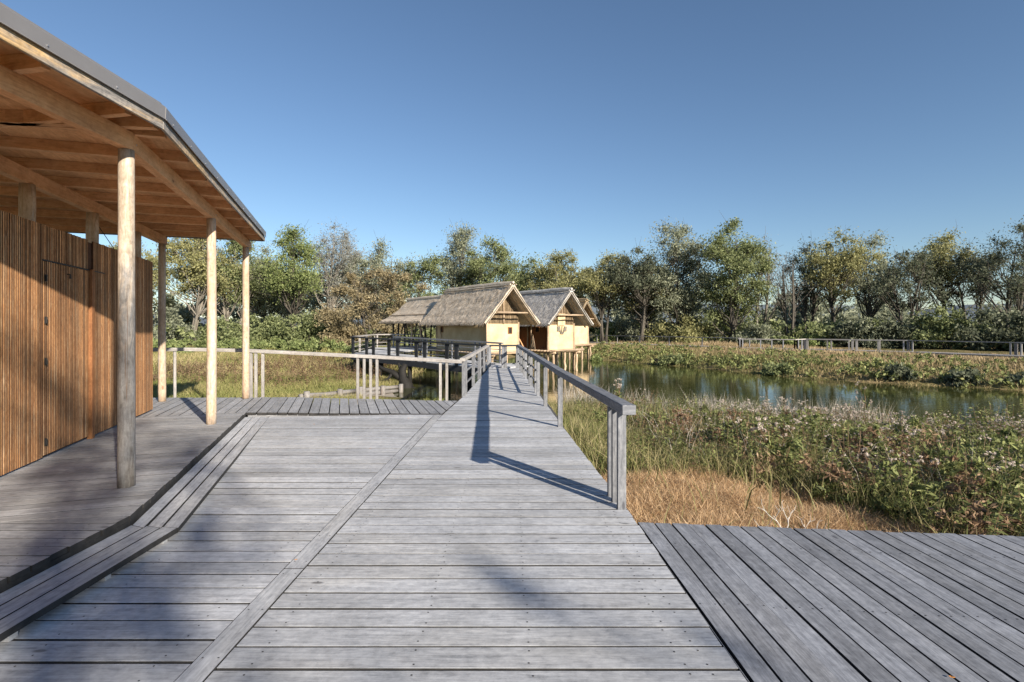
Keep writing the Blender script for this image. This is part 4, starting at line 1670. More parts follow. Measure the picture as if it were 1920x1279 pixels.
def tree(name, label, px, top, wpx, Y, leaf, n=6500, size=.30, base_frac=.28, bark='bark', stems=1, lean=0.0, clusters=46,
         crad=.125, group=None, cat='tree', irregular=.22, X=None, H=None, Wd=None, spread=.45, twigs=4):
    x = (px - 960) / F * Y if X is None else X
    z0 = gz(x, Y) - .05
    if H is None:
        H = EYE - (top - HZ) / F * Y - z0
        Wd = wpx / F * Y
    t = thing(name, label, cat, (x, Y, z0), 0, group)
    a, bsz = Wd / 2, H * (1 - base_frac) / 2
    cz = H * base_frac + bsz
    cents = []
    ph = rng.uniform(0, 6.28, 4)
    while len(cents) < clusters:
        u = rng.uniform(-1, 1, 3)
        r = np.linalg.norm(u)
        th = math.atan2(u[1], u[0])
        lim = 1.0 + irregular * (math.sin(3 * th + ph[0]) * .5 + math.sin(5 * u[2] + ph[1]) * .6 + math.sin(2 * th + 4 * u[2] + ph[2]) * .5) - irregular * .4
        if r > lim or r < .25:
            continue
        tap = 1.0 if u[2] < 0 else 1.0 - .32 * u[2]
        cents.append((u[0] * a * tap + lean * (u[2] + 1) * .5 * H * .2, u[1] * a * tap, cz + u[2] * bsz * .97))
    cents = np.array(cents)
    cents[0] = (lean * H * .2, 0, H * .955)
    rad = H * crad * rng.uniform(.55, 1.25, clusters)
    # limbs: each cluster hangs from a stem
    mbt = MB()
    stem_list = []
    for s in range(stems):
        an = rng.uniform(0, 6.28)
        off = 0 if stems == 1 else .12
        bx, by = math.cos(an) * off * a, math.sin(an) * off * a
        sp = spread * a if stems > 1 else .06 * a
        hx, hy = math.cos(an) * sp + lean * H * .16, math.sin(an) * sp
        ht = H * rng.uniform(.80, .92)
        pts, rr = [], []
        r0 = (.016 * H + .05) * (1.0 if stems == 1 else .75)
        wx, wy = rng.normal(0, .018 * H, 2)
        for i in range(8):
            q = i / 7
            pts.append(Vector((bx + (hx - bx) * q ** 1.3 + wx * math.sin(q * 5), by + (hy - by) * q ** 1.3 + wy * math.sin(q * 4), ht * q)))
            rr.append(r0 * (1 - q) ** .8 + .012 + (r0 * .5 if i == 0 else 0))
        mbt.tube(pts, rr, 8, vscale=1)
        stem_list.append((pts, rr))
    for c in cents:
        pts, rr = min(stem_list, key=lambda sl: (sl[0][4] - Vector(c)).length)
        zt = max(H * base_frac * .55, c[2] - rng.uniform(.10, .30) * H - .25 * math.hypot(c[0], c[1]))
        i = min(range(len(pts)), key=lambda k_: abs(pts[k_].z - zt))
        s0 = pts[i]
        c_ = Vector(c)
        mid = s0.lerp(c_, .5) + Vector((0, 0, -.04 * H * rng.random()))
        r0 = min(rr[i] * .55, .055 + .006 * H)
        mbt.tube([s0, s0.lerp(mid, .6) + Vector(rng.normal(0, .012 * H, 3)), mid, mid.lerp(c_, .6) + Vector(rng.normal(0, .012 * H, 3)), c_], [r0, r0 * .8, r0 * .6, r0 * .4, .012], 5, cap=False)
        for _ in range(twigs):
            e = c_ + Vector(rng.normal(0, 1, 3)) * (H * crad * .5)
            e.z += H * crad * .1
            st0 = mid.lerp(c_, rng.uniform(.4, 1))
            mbt.tube([st0, st0.lerp(e, .5) + Vector(rng.normal(0, .008 * H, 3)), e], [.022, .016, .008], 4, cap=False)
    mbt.build('trunk', M[bark], t, smooth=True)
    if n:
        v, q = leaf_cloud(cents, rad, n, size)
        keep = v.reshape(-1, 4, 3)[:, :, 2].min(1) > .15
        q = q[keep]
        cl = rng.random(len(q))
        np_obj('crown', v, [q], cl, M[leaf], t)
    return t


TR = 'trees beyond the meadow and pond'
T = [
    # px, top, width, Y, leaf, n, size, base, bark, stems, lean, label
    (250, 446, 120, 72, 'leaf_yellow', 6000, .28, .30, 'bark_pale', 2, 0, 'yellow green willow glimpsed between the slatted wall and the first far column'),
    (350, 436, 150, 66, 'leaf_yellow', 7000, .27, .34, 'bark_pale', 3, .5, 'yellow green willow with pale spreading limbs directly left of the second sunlit column'),
    (432, 440, 130, 70, 'leaf_green', 7000, .28, .30, 'bark_pale', 3, .6, 'dark green willow with pale leaning stems between the two far sunlit columns'),
    (505, 462, 110, 74, 'leaf_willow', 6500, .28, .26, 'bark', 2, -.2, 'grey green tree just right of the last pavilion column'),
    (552, 432, 104, 66, 'leaf_ash', 6200, .24, .32, 'bark', 1, 0, 'brightest green feathery ash tree, left of the tall thin grey one'),
    (622, 416, 105, 76, 'leaf_grey', 5200, .20, .30, 'bark_pale', 2, .1, 'tall thin grey tree nearly bare at the top, left of the rust coloured tree'),
    (715, 450, 130, 80, 'leaf_willow', 6500, .28, .24, 'bark', 2, 0, 'grey green rounded tree rising above the rust coloured tree'),
    (705, 505, 190, 60, 'leaf_rust', 9500, .24, .10, 'bark', 3, .2, 'broad rust coloured tree standing left of the open shelter'),
    (800, 486, 105, 78, 'leaf_green', 6000, .28, .20, 'bark', 2, 0, 'dark green tree above the roof of the open shelter'),
    (860, 424, 78, 80, 'leaf_willow', 5200, .26, .30, 'bark', 1, .15, 'slim grey green tree towering behind the nearest hut roof'),
    (925, 450, 130, 76, 'leaf_green', 7500, .28, .22, 'bark', 2, 0, 'full dark green tree behind the ridge of the nearest hut'),
    (1000, 482, 100, 80, 'leaf_green', 6000, .28, .22, 'bark', 2, 0, 'green tree behind the gap between the first two hut roofs'),
    (1055, 476, 120, 74, 'leaf_yellow', 6500, .26, .30, 'bark', 2, -.1, 'yellowing tree behind the grey thatched roof'),
    (1132, 478, 92, 72, 'leaf_yellow', 4200, .26, .42, 'bark', 3, .2, 'airy yellow green tree with bare dark stems right of the farthest hut'),
    (1196, 462, 110, 70, 'leaf_dark', 6500, .27, .34, 'bark', 3, 0, 'dark airy tree left of the tall pair across the pond'),
    (1222, 498, 95, 72, 'leaf_yellow', 5000, .26, .30, 'bark', 2, .2, 'small golden tree in front of the dark airy one across the pond'),
    (1282, 422, 128, 70, 'leaf_willow', 8500, .28, .16, 'bark', 2, 0, 'tall grey green tree, left one of the tall pair across the pond'),
    (1376, 410, 125, 66, 'leaf_green', 10500, .27, .06, 'bark', 2, 0, 'tallest dense green tree, right one of the tall pair across the pond'),
    (1424, 436, 75, 68, 'leaf_grey', 500, .20, .34, 'bark_pale', 2, .2, 'bare pale dead tree just right of the tallest green tree'),
    (1480, 468, 78, 64, 'leaf_grey', 250, .20, .30, 'bark', 4, 0, 'leafless many stemmed tree with dark upright branches'),
    (1514, 450, 85, 70, 'leaf_dark', 2604, .24, .36, 'bark', 2, .1, 'thin dark tree right of the leafless one'),
    (1572, 430, 105, 66, 'leaf_yellow', 6000, .24, .34, 'bark', 2, 0, 'yellow green tree with a high crown above the right end of the lookout bay'),
    (1636, 446, 95, 68, 'leaf_willow', 5200, .24, .32, 'bark', 2, .1, 'grey green airy tree right of the high yellow green crown'),
    (1700, 468, 110, 58, 'leaf_dark', 2976, .22, .40, 'bark', 3, 0, 'low tree with thick dark forked trunk behind the far railing'),
    (1765, 440, 105, 64, 'leaf_yellow', 5600, .24, .46, 'bark', 1, 0, 'straight tree with an orange tinted flat crown at the right'),
    (1822, 458, 100, 62, 'leaf_dark', 3224, .23, .38, 'bark', 2, -.2, 'dark airy tree second from the right edge'),
    (1896, 416, 150, 56, 'leaf_dark', 4340, .21, .36, 'bark', 3, .5, 'large dark airy tree at the right edge with a leaning trunk'),
    (1985, 430, 150, 60, 'leaf_dark', 4030, .23, .34, 'bark', 3, 0, 'dark tree cut off by the right edge of the view'),
]
for (px, top, w, Y, leaf, n, size, bf, bark, stems, lean, lab) in T:
    tree('broadleaf_tree', lab, px, top, w * 1.12, Y, leaf, int(n * (3.4 if px < 1480 else 2.3)), size * (.55 if px < 1480 else .60), bf, bark, stems, lean, group=TR, clusters=64 if n > 1000 else 34)


def bdepth(px):
    return float(np.interp(px, [1000, 1096, 1189, 1386, 1480, 1709, 1920, 2200], [74, 71, 66, 57, 53, 47, 41, 35]))


def bush(label, px, top, wpx, Y, leaf, n=3200, size=.24, name='bush', group='bushes at the foot of the trees', X=None, H=None, Wd=None):
    x = (px - 960) / F * Y if X is None else X
    z0 = gz(x, Y) - .05
    if H is None:
        H = EYE - (top - HZ) / F * Y - z0
        Wd = wpx / F * Y
    t = thing(name, label, 'bush', (x, Y, z0), 0, group)
    k = 26
    u = rng.normal(size=(k, 3))
    u /= np.linalg.norm(u, axis=1)[:, None]
    u[:, 2] = np.abs(u[:, 2])
    u *= rng.uniform(.35, .95, k)[:, None]
    cents = u * np.array([Wd / 2 * .85, Wd / 2 * .6, H * .82]) + np.array([0, 0, H * .06])
    rad = np.full(k, 1.0) * min(Wd, H * 2) * .17 * rng.uniform(.6, 1.3, k)
    v, q = leaf_cloud(cents, rad, n, size)
    q = q[v.reshape(-1, 4, 3)[:, :, 2].min(1) > -.1]
    mbt = MB()
    for c in cents[:14]:
        c_ = Vector(c)
        mbt.tube([Vector((rng.normal(0, .1), rng.normal(0, .1), 0)), c_ * .55 + Vector((0, 0, H * .06)), c_], [.035, .022, .008], 5, cap=False)
    mbt.build('stems', M['bark'], t)
    np_obj('foliage', v, [q], rng.random(len(q)), M[leaf], t)
    return t


BS = [
    (318, 560, 110, 60, 'leaf_willow', 'grey green bush seen between the slatted wall and the second column'),
    (420, 575, 110, 62, 'leaf_green', 'dark bush seen between the two far columns'),
    (505, 560, 140, 60, 'leaf_green', 'large dark green bush right of the last column'),
    (575, 572, 110, 58, 'leaf_green', 'deep green bush below the feathery ash tree'),
    (640, 590, 110, 56, 'leaf_rust', 'low rust brown bush left of the viewing platform'),
    (1150, 598, 90, 60, 'leaf_ash', 'yellow green bush right of the farthest hut'),
    (1185, 588, 120, 64, 'leaf_willow', 'grey bush behind the far railing near the farthest hut'),
    (1290, 578, 200, 60, 'leaf_yellow', 'wide rounded olive bush behind the far railing below the tall pair'),
    (1425, 602, 120, 60, 'leaf_willow', 'low olive bush behind the lookout bay'),
    (1515, 622, 140, 52, 'leaf_ash', 'flat bright green mound of leaves at the right end of the lookout bay'),
    (1590, 590, 110, 60, 'leaf_dark', 'dark bush under the high yellow green crown'),
    (1690, 572, 160, 56, 'leaf_dark', 'dark bush around the forked trunk'),
    (1775, 560, 150, 55, 'leaf_green', 'green bush under the straight orange tinted tree'),
    (1870, 562, 170, 50, 'leaf_dark', 'big dark green bush under the leaning tree at the right edge'),
    (1632, 582, 110, 58, 'leaf_willow', 'grey green bush left of the forked trunk'),
    (1965, 556, 150, 48, 'leaf_dark', 'dark bush cut off by the right edge of the view'),
]
for px, top, w, Y, leaf, lab in BS:
    bush(lab, px, top, w, (Y if px < 1080 else bdepth(px) + 8.0), leaf, n=8000, size=.17)

# dense wood behind: one mass
cl, rd = [], []
for i in range(900):
    px = rng.uniform(150, 2150)
    Y = rng.uniform(78, 105)
    x = (px - 960) / F * Y
    hmax = 8.2 + 2.4 * math.sin(px * .013) + 1.6 * math.sin(px * .031) - (3.4 if px > 1390 else 0) + (1.5 if px < 760 else 0)
    cl.append((x, Y, -.5 + hmax * rng.random() ** .9))
    rd.append(rng.uniform(1.2, 2.2))
v, q = leaf_cloud(np.array(cl), np.array(rd), 130000, .36)
tag(np_obj('far_wood', v, [q], rng.random(len(q)), M['leaf_willow']), 'dense grey green wood filling the gaps behind the trees', 'wood', kind='stuff')
# undergrowth below the trees
cl, rd = [], []
for i in range(520):
    px = rng.uniform(200, 2100)
    Y = bdepth(px) + rng.uniform(6.5, 25) if px > 1080 else rng.uniform(58, 80)
    x = (px - 960) / F * Y
    cl.append((x, Y, gz(x, Y) + rng.uniform(.1, 2.6) * (1.0 if px > 1080 else .8)))
    rd.append(rng.uniform(.6, 1.3))
v, q = leaf_cloud(np.array(cl), np.array(rd), 40000, .26)
tag(np_obj('undergrowth', v, [q], rng.random(len(q)), M['leaf_green']), 'tangled green undergrowth below the trees', 'undergrowth', kind='stuff')

# trees behind the viewer that shade the near boards
for t_, h_, w_, n_, bf_, sz_, lab in ((-3.5, 14.6, 3.6, 1300, .12, .16, 'tall leafy tree behind the viewer on the pavilion side'),
                                      (-1.0, 11.2, 4.2, 210, .3, .17, 'smaller thin leafy tree behind the viewer on the terrace side')):
    tree('shade_tree', lab, 0, 0, 0, -16.3 + .605 * t_, 'leaf_green', n_, sz_, bf_, X=16.7 + .795 * t_, H=h_, Wd=w_, clusters=26, crad=.085, twigs=1, group='trees behind the viewer')

# ------------------------------------------------------------------ ground vegetation
def veg_points(n, x0, x1, y0, y1, test):
    xs_, ys_ = rng.uniform(x0, x1, n), rng.uniform(y0, y1, n)
    k = test(xs_, ys_)
    return xs_[k], ys_[k]


def off_decks(x, y):
    xr_v = np.where(y < 9.45, 1.165 + (y - 5.3) * (0.90 - 1.165) / 4.15, 0.90 + (y - 9.45) * (0.30 - 0.90) / 13.4)
    right = (x > xr_v + .10) & (y > 5.35 - .10 * (x - 1.2) * .95)
    left = (x < -1.0) & (y > 13.3)
    return right | left | (y > 23.2)


def blades(x, y, z, h, w, lean, kink=.35):
    n = len(x)
    an = rng.uniform(0, 2 * math.pi, n)
    fac = rng.uniform(0, 2 * math.pi, n)
    L = lean * rng.uniform(.2, 1.3, n)
    dx, dy = np.cos(an), np.sin(an)
    wx, wy = np.cos(fac) * w / 2, np.sin(fac) * w / 2
    p0 = np.stack([x, y, z], 1)
    p1 = p0 + np.stack([dx * L * h * kink, dy * L * h * kink, h * .55], 1)
    p2 = p0 + np.stack([dx * L * h, dy * L * h, h * np.sqrt(np.clip(1 - (L * .6) ** 2, .15, 1))], 1)
    ww = np.stack([wx, wy, np.zeros(n)], 1)
    v = np.stack([p0 - ww, p0 + ww, p1 + ww * .8, p1 - ww * .8, p2], 1).reshape(-1, 3)
    b = np.arange(n)[:, None] * 5
    return v, b + np.array([0, 1, 2, 3]), b + np.array([3, 2, 4])


def blade_obj(name, x, y, h, w, lean, mat, rnd=None, sink=.03):
    z = ground_z(x, y) - sink
    v, q, t = blades(x, y, z, h, w, lean)
    r = rng.random(len(x)) if rnd is None else rnd
    return np_obj(name, v, [q, t], np.concatenate([r, r]), mat)


def patch(x, y, s, ph=0.0):
    return .5 + .5 * np.sin(x * s + 1.7 * np.sin(y * s * .8 + ph) + ph) * np.cos(y * s * 1.1 + 1.3 * np.sin(x * s * .7 - ph))


def dryq(a, b):
    return (a - 2.3) ** 2 / 5.6 + (b - 6.1) ** 2 / 4.8


# dry tan grass by the terrace
x, y = veg_points(110000, 1.0, 6.2, 4.6, 9.2, lambda a, b: off_decks(a, b) & (dryq(a, b) < .65 + .6 * rng.random(np.shape(a)) + .25 * np.sin(a * 3) * np.cos(b * 2.3)))
h = rng.uniform(.10, .30, len(x)) * (.7 + .6 * patch(x, y, 3.1, .3))
tag(blade_obj('dry_grass', x, y, h, .007 * rng.uniform(.6, 1.5, len(x)), 1.5, M['dry']), 'matted tan dry grass beside the terrace and near railing post', 'grass', kind='stuff')

# mixed tall grass on the near bank
def bank_near(a, b):
    d = pond_dist(a, b)
    return off_decks(a, b) & (d > -.25) & (b < 22) & (b > 5.0)


x, y = veg_points(90000, .6, 17, 5, 20, bank_near)
dd = dryq(x, y)
k = ((dd > .85) | (rng.random(len(x)) < .035)) & (rng.random(len(x)) < np.clip(1.25 - (x - 2) * .09, .25, 1))
x, y = x[k], y[k]
pt = patch(x, y, 1.1, .6)
h = (.28 + .55 * pt * rng.random(len(x)) + .18 * rng.random(len(x)))
r = np.clip(rng.random(len(x)) * .75 + .30 * (1 - pt), 0, 1)
tag(blade_obj('tall_grass', x, y, h, .012 * rng.uniform(.5, 1.5, len(x)), .75, M['reed'], r), 'tall mixed green and straw grass on the near bank', 'grass', kind='stuff')

# bleached stalks at the water's edge
def edge_near(a, b):
    d = pond_dist(a, b)
    return off_decks(a, b) & (d > -.7) & (d < .9) & (b < 19.0) & (a > 1.6) & (a < 9.0)


x, y = veg_points(40000, .8, 14, 8, 19, edge_near)
k = rng.random(len(x)) < .12 + .75 * (patch(x, y, .9, 2.0) > .5)
x, y = x[k], y[k]
h = rng.uniform(.55, 1.25, len(x))
tag(blade_obj('pale_reeds', x, y, h, .013 * rng.uniform(.5, 1.4, len(x)), .45, M['pale_reed']), 'bleached reed stalks along the near edge of the pond', 'reeds', kind='stuff')


x, y = veg_points(2600, 4.6, 8.4, 14.2, 16.6, lambda a, b: (np.abs(pond_dist(a, b)) < .9) & (a / b > .34) & (a / b < .54))
tag(blade_obj('bleached_reeds', x, y, rng.uniform(.6, 1.15, len(x)), .016 * rng.uniform(.6, 1.4, len(x)), .5, M['pale_reed']), 'patch of whitish bleached reeds standing at the edge of the dark water', 'reeds', kind='stuff')

# single bent straw stalks among the herbs
x, y = veg_points(2600, 2.6, 15, 6.5, 17, lambda a, b: bank_near(a, b) & (dryq(a, b) > 1.5))
tag(blade_obj('straw_stalks', x, y, rng.uniform(.45, 1.0, len(x)), .009 * rng.uniform(.6, 1.4, len(x)), 1.0, M['pale_reed']), 'thin bent straw stalks sticking out of the herbs', 'stalks', kind='stuff')


# leafy herbs
def herbs(name, x, y, h, leaves, lsize, mat, stemmat, r_base=None, droop=.1):
    n = len(x)
    z = ground_z(x, y) - .03
    an = rng.uniform(0, 6.28, n)
    ln = rng.uniform(.05, .35, n)
    tip = np.stack([x + np.cos(an) * ln * h, y + np.sin(an) * ln * h, z + h], 1)
    base = np.stack([x, y, z], 1)
    fac = rng.uniform(0, 6.28, n)
    w = np.stack([np.cos(fac) * .004, np.sin(fac) * .004, np.zeros(n)], 1)
    v1 = np.stack([base - w, base + w, tip + w * .5, tip - w * .5], 1).reshape(-1, 3)
    q1 = np.arange(4 * n).reshape(n, 4)
    N = n * leaves
    pi = np.repeat(np.arange(n), leaves)
    t = np.tile((np.arange(leaves) + .5) / leaves, n) * .80 + .20 + rng.normal(0, .02, N)
    t = np.clip(t, .12, 1.02)
    p = base[pi] + (tip - base)[pi] * t[:, None]
    la = rng.uniform(0, 6.28, N)
    el = rng.normal(.30 - droop, .35, N)
    d = np.stack([np.cos(la) * np.cos(el), np.sin(la) * np.cos(el), np.sin(el)], 1)
    sd = np.stack([-np.sin(la), np.cos(la), rng.normal(0, .35, N)], 1)
    L = lsize * rng.uniform(.6, 1.3, N) * (1.15 - .55 * t)
    a = d * L[:, None]
    b = sd * (L * .17)[:, None]
    mid = p + a * .45 + np.array([0, 0, 1]) * (L * .06)[:, None]
    end = p + a - np.array([0, 0, 1]) * (L * .10)[:, None]
    v2 = np.stack([p, mid + b, end, mid - b], 1).reshape(-1, 3)
    q2 = np.arange(4 * N).reshape(N, 4) + len(v1)
    pr = rng.random(n) if r_base is None else r_base
    rl = np.clip(pr[pi] * .45 + rng.random(N) * .55, 0, 1)
    o = np_obj(name, np.concatenate([v1, v2]), [q1, q2], np.concatenate([rng.random(n), rl]), [mat, stemmat],
               mi=np.concatenate([np.ones(n), np.zeros(N)]))
    return o, tip


def herb_zone(a, b):
    d = pond_dist(a, b)
    dry_ = dryq(a, b)
    return off_decks(a, b) & (d > -.15) & (b < 19.0) & (dry_ > 1.0) & (a > 1.0)


x, y = veg_points(15000, 1.0, 19, 4.2, 18, herb_zone)
k = rng.random(len(x)) < np.clip(.12 + (x - 2.2) * .05, .08, .28) * (.35 + .9 * patch(x, y, .85, 1.2))
x, y = x[k], y[k]
h = (.40 + .50 * patch(x, y, .7, 3.0) + .25 * rng.random(len(x))) * np.clip(.75 + (x - 3) * .06, .65, 1.15)
ho, tips = herbs('leafy_herbs', x, y, h, 30, .115, M['herb'], M['herb_brown'])
tag(ho, 'thick green leafy herbs covering the near bank at the right', 'herbs', kind='stuff')

x, y = veg_points(6000, 2.5, 18, 5.0, 17, herb_zone)
k = rng.random(len(x)) < .26 * (patch(x, y, .8, 4.4) > .55) + .03
x, y = x[k], y[k]
h = rng.uniform(.45, .95, len(x))
hb, tips2 = herbs('withered_herbs', x, y, h, 22, .085, M['herb_brown'], M['herb_brown'], droop=.35)
tag(hb, 'brown withered stems among the green herbs', 'herbs', kind='stuff')

# brown stand with many pale heads at the water side
x, y = veg_points(1600, 5.5, 11.5, 9.6, 13.6, lambda a, b: (pond_dist(a, b) > -.1) & (pond_dist(a, b) < 2.0))
h = rng.uniform(.40, .85, len(x))
hb2, tips3 = herbs('withered_stand', x, y, h, 18, .085, M['herb_brown'], M['herb_brown'], droop=.35)
tag(hb2, 'stand of tall brown withered stems with pale heads by the dark water', 'herbs', kind='stuff')

# bushy mounds of herbs, green and withered ones mixed
vs_, qs_, rs_, ms_, nn = [], [], [], [], 0
head_pts = []
for i in range(820):
    while True:
        xx, yy = rng.uniform(2.0, 17), rng.uniform(4.4, 16.8)
        if bool(herb_zone(np.array([xx]), np.array([yy]))[0]) and rng.random() < min(1, .03 + max(0, xx - 2.4) * .13):
            break
    g0 = gz(xx, yy)
    Hm = rng.uniform(.35, 1.0) * min(1.1, .70 + (xx - 2) * .05)
    Hm *= float(np.clip(.55 + pond_dist(np.array([xx]), np.array([yy]))[0] * .11, .55, 1))
    k = 14
    th = rng.uniform(0, 6.28, k)
    rr_ = rng.uniform(0, .42, k)
    zz = Hm * rng.uniform(.25, 1.0, k) * (1 - rr_ * .6)
    cc = np.stack([xx + np.cos(th) * rr_, yy + np.sin(th) * rr_, g0 + zz], 1)
    brown = rng.random() < (.58 if patch(np.array([xx]), np.array([yy]), .8, 4.4)[0] > .55 else .20)
    v, q = leaf_cloud(cc, rng.uniform(.07, .17, k), 300, (.028 if brown else .037), flat=.8, elong=2.8)
    base_r = rng.random() * .62
    if xx > 3.4 and rng.random() < (.34 if brown else .12):
        for _ in range(rng.integers(2, 6)):
            head_pts.append((xx + rng.normal(0, .22), yy + rng.normal(0, .22), g0 + Hm * rng.uniform(.85, 1.12)))
    vs_.append(v); qs_.append(q + nn); nn += len(v)
    rs_.append(np.clip(base_r + rng.random(len(q)) * .38, 0, 1))
    ms_.append(np.full(len(q), 1 if brown else 0))
tag(np_obj('bushy_herbs', np.concatenate(vs_), [np.concatenate(qs_)], np.concatenate(rs_), [M['herb'], M['herb_brown']], mi=np.concatenate(ms_)), 'bushy clumps of green and brown herbs on the near bank', 'herbs', kind='stuff')

# pale seed heads: flat clusters of fluff
sel = np.concatenate([tips[rng.random(len(tips)) < .035 * (tips[:, 0] > 3.6)], tips2[rng.random(len(tips2)) < np.where((tips2[:, 0] > 4.5) & (tips2[:, 1] > 8.5), .55, .12) * (tips2[:, 0] > 3.2)], tips3[rng.random(len(tips3)) < .5], np.array(head_pts)])
cl, rd = [], []
for p in sel:
    for j in range(rng.integers(2, 6)):
        cl.append(p + rng.normal(0, .045, 3) * np.array([1, 1, .4]) + np.array([0, 0, .05]))
        rd.append(rng.uniform(.016, .032))
cl, rd = np.array(cl), np.array(rd)
v, q = leaf_cloud(cl, rd, len(cl) * 12, .022, flat=.6, elong=1.1)
tag(np_obj('seed_heads', v, [q], rng.random(len(q)), M['fluff']), 'pale fluffy seed heads scattered over the herbs', 'seed heads', kind='stuff')

# tall flowering plant standing above the rest
def tall_weed(label, X_, Y_, H_):
    z = gz(X_, Y_)
    t = thing('tall_weed', label, 'plant', (X_, Y_, z), 0, 'tall weeds on the near bank')
    m = MB()
    heads, hr = [], []
    wob_tube(m, (0, 0, 0), (.04, 0, H_ * .8), .010, .006, 5, .02)
    for k in range(9):
        a = rng.uniform(0, 6.28)
        e = Vector((math.cos(a) * rng.uniform(.06, .26), math.sin(a) * .2, H_ * rng.uniform(.68, 1.0)))
        wob_tube(m, (.03, 0, H_ * rng.uniform(.4, .65)), e, .005, .003, 4, .02, 3)
        v, q = leaf_cloud(np.array([np.array(e) + rng.normal(0, .02, 3) for j in range(3)]), rng.uniform(.018, .034, 3), 60, .024, flat=.6, elong=1.1)
        np_obj('seed_head', v, [q], rng.random(len(q)), M['fluff'], t)
    m.build('stem', M['herb_brown'], t)
    lv = np.array([[rng.normal(0, .05), rng.normal(0, .05), H_ * u] for u in np.linspace(.15, .7, 12)])
    v, q = leaf_cloud(lv, np.full(12, .10), 90, .05, elong=2.6)
    np_obj('leaf', v, [q], rng.random(len(q)), M['herb'], t)
    return t


tall_weed('tallest white headed weed sticking up against the dark water', 9.1, 13.8, 1.75)
tall_weed('white headed weed at the water edge left of the tallest one', 3.1, 15.6, 1.15)
tall_weed('white headed weed leaning over the tan dry grass', 4.0, 8.4, 1.0)

# bleached branching twig lying in the dry grass
tw = thing('dead_twig', 'bleached branching dead twig standing in the tan grass by the terrace', 'twig', (2.75, 5.35, gz(2.75, 5.35)))
m = MB()


def branch(p, d, L, r, depth):
    q_ = p + d * L
    m.tube([p, p.lerp(q_, .5) + Vector(rng.normal(0, .012, 3)), q_], [r, r * .8, r * .55], 5)
    if depth:
        for s in (-1, 1):
            nd = (d + Vector((s * rng.uniform(.35, .8), rng.normal(0, .3), rng.uniform(-.1, .25)))).normalized()
            branch(p.lerp(q_, rng.uniform(.55, 1.0)), nd, L * rng.uniform(.55, .8), r * .6, depth - 1)


branch(Vector((0, 0, .0)), Vector((-.1, 0, 1)).normalized(), .30, .010, 3)
branch(Vector((.05, 0, .0)), Vector((.6, .1, .7)).normalized(), .28, .008, 3)
branch(Vector((-.05, 0, .0)), Vector((-.7, .1, .6)).normalized(), .28, .008, 2)
m.build('branches', M['twig'], tw)

# left meadow
def meadow_zone(a, b):
    d = pond_dist(a, b)
    return (d > .4) & (a < -1.1) & (b > 13.3) & ~((a > -6.6) & (a < -3.2) & (b > 18) & (b < 24) & (d < 2.2))


x1_, y1_ = veg_points(60000, -16, -1.2, 13.3, 30, meadow_zone)
x2_, y2_ = veg_points(60000, -42, -4, 26, 74, meadow_zone)
x, y = np.concatenate([x1_, x2_]), np.concatenate([y1_, y2_])
pt = patch(x, y, .5, .4)
h = (.10 + .16 * pt + .16 * rng.random(len(x))) * (1 + .5 * (y > 30))
r = np.clip(.15 + .5 * rng.random(len(x)) + .45 * (pt - .4) + .25 * ((y > 26) & (y < 50)), 0, 1)
tag(blade_obj('meadow_grass', x, y, h, np.where(y > 28, .035, .016) * rng.uniform(.6, 1.4, len(x)), .9, M['meadow'], r), 'short green and straw coloured meadow grass left of the pond', 'grass', kind='stuff')
# taller brown herbs behind the link deck railing
x, y = veg_points(2800, -20, -5.0, 22, 40, lambda a, b: pond_dist(a, b) > 1.5)
k = patch(x, y, .45, 2.2) > .42
x, y = x[k], y[k]
ho2, _ = herbs('withered_herbs', x, y, rng.uniform(.3, .8, len(x)), 14, .13, M['herb_brown'], M['herb_brown'], droop=.2)
tag(ho2, 'brown withered herbs in the meadow behind the pale railing', 'herbs', kind='stuff')
# bright low weeds at the foot of the left trees
cl, rd = [], []
for i in range(170):
    px = rng.uniform(240, 700)
    Y = rng.uniform(46, 58)
    xx = (px - 960) / F * Y
    cl.append((xx, Y, gz(xx, Y) + rng.uniform(.1, .9)))
    rd.append(rng.uniform(.3, .7))
v, q = leaf_cloud(np.array(cl), np.array(rd), 14000, .17)
tag(np_obj('low_weeds', v, [q], rng.random(len(q)), M['leaf_ash']), 'bright green weeds along the foot of the left trees', 'weeds', kind='stuff')

# far bank
def far_zone(a, b):
    d = pond_dist(a, b)
    return (d > -.1) & (a > 6.5) & (b > 18 + 0 * a) & (d < 24)


x, y = veg_points(90000, 6, 44, 18, 74, far_zone)
pt = patch(x, y, .42, 1.9)
d = pond_dist(x, y)
h = (.12 + .50 * pt * rng.random(len(x)) + .16 * rng.random(len(x))) * np.clip(.45 + d * .14, .4, 1.05)
fa, fb_ = np.array(fw[:-1]), np.array(fw[1:])
dm = np.full(len(x), 1e9)
for (ax_, ay_), (bx_, by_) in zip(fa, fb_):
    ex, ey = bx_ - ax_, by_ - ay_
    tt = np.clip(((x - ax_) * ex + (y - ay_) * ey) / (ex * ex + ey * ey), 0, 1)
    dm = np.minimum(dm, np.hypot(x - ax_ - tt * ex, y - ay_ - tt * ey))
h = h * np.clip(.22 + dm / 5.5, .22, 1)
r = np.clip(.08 + .45 * rng.random(len(x)) + .38 * (patch(x, y, .33, 5.0) - .3) + .035 * d, 0, 1)
tag(blade_obj('bank_grass', x, y, h, .045 * rng.uniform(.5, 1.4, len(x)), .8, M['bank'], r), 'rough red brown and green grass on the far bank of the pond', 'grass', kind='stuff')
cl, rd = [], []
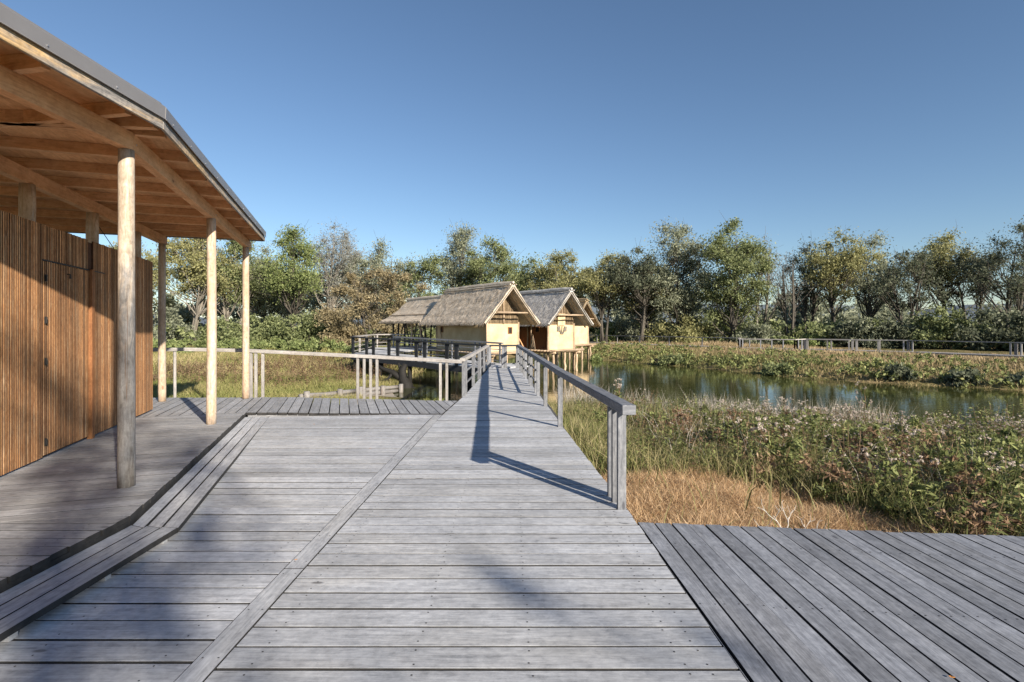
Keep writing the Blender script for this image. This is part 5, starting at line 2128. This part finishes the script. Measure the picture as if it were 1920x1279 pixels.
for i in range(330):
    while True:
        xx, yy = rng.uniform(7, 42), rng.uniform(20, 66)
        d0 = float(pond_dist(np.array([xx]), np.array([yy]))[0])
        if .2 < d0 < 13 and rng.random() < math.exp(-d0 / 6) + .12:
            break
    g0 = gz(xx, yy)
    for j in range(4):
        cl.append((xx + rng.normal(0, .35), yy + rng.normal(0, .35), g0 + rng.uniform(.05, .45)))
        rd.append(rng.uniform(.15, .38))
v, q = leaf_cloud(np.array(cl), np.array(rd), 24000, .11)
tag(np_obj('bank_weeds', v, [q], rng.random(len(q)), M['herb']), 'green weed tufts along the far bank', 'weeds', kind='stuff')

# dark bushes by the far waterline
for (px, py, w, Hh, Yb, lf, lab) in ((1690, 702, 2.0, 1.0, 27.4, 'leaf_dark', 'small dark round bush at the far waterline, left of the lower one'),
                                     (1812, 716, 2.0, .95, 25.8, 'leaf_dark', 'small dark bush low at the far waterline towards the right'),
                                     (1462, 694, 2.6, 1.1, 31.5, 'leaf_green', 'low green bush on the far bank below the lookout bay'),
                                     (1262, 680, 2.4, 1.0, 39.5, 'leaf_green', 'dark green bush on the far bank below the far railing'),
                                     (1120, 668, 2.0, 1.0, 45.0, 'leaf_ash', 'yellow green bush on the far bank beside the farthest hut stilts'),
                                     (1920, 724, 2.6, 1.1, 25.0, 'leaf_dark', 'dark bush at the far waterline on the right edge')):
    bush(lab, px, 0, 0, Yb, lf, n=1500, size=.12, group='bushes on the far bank', X=(px - 960) / F * Yb, H=Hh, Wd=w)

# a few orange leaves blown on to the boards
spots = [(-2.1, 7.9), (-3.6, 9.7), (-1.72, 4.25), (2.35, 2.85), (-2.0, 10.3), (-2.5, 10.1)]
leaf0 = None
for i, (x, y) in enumerate(spots):
    if leaf0 is None:
        m = MB()
        m.face([(-.02, 0, .004), (-.006, -.012, .001), (.014, -.008, .003), (.024, 0, .009), (.012, .010, .003), (-.008, .011, .002)], [(0, 0)] * 6, .5)
        lf = m.build('fallen_leaf', M['orange_leaf'])
        leaf0 = lf
    else:
        lf = leaf0.copy()
        C.objects.link(lf)
    z = (-.178 if x > 1.2 else zmain(x, y)) + .004
    lf.location = (x, y, z)
    lf.rotation_euler = (0, 0, i * 1.9)
    lf.scale = (.7, .7, .7)
    tag(lf, 'tiny orange fallen leaf lying on the grey boards', 'leaf', 'fallen leaves on the boards')
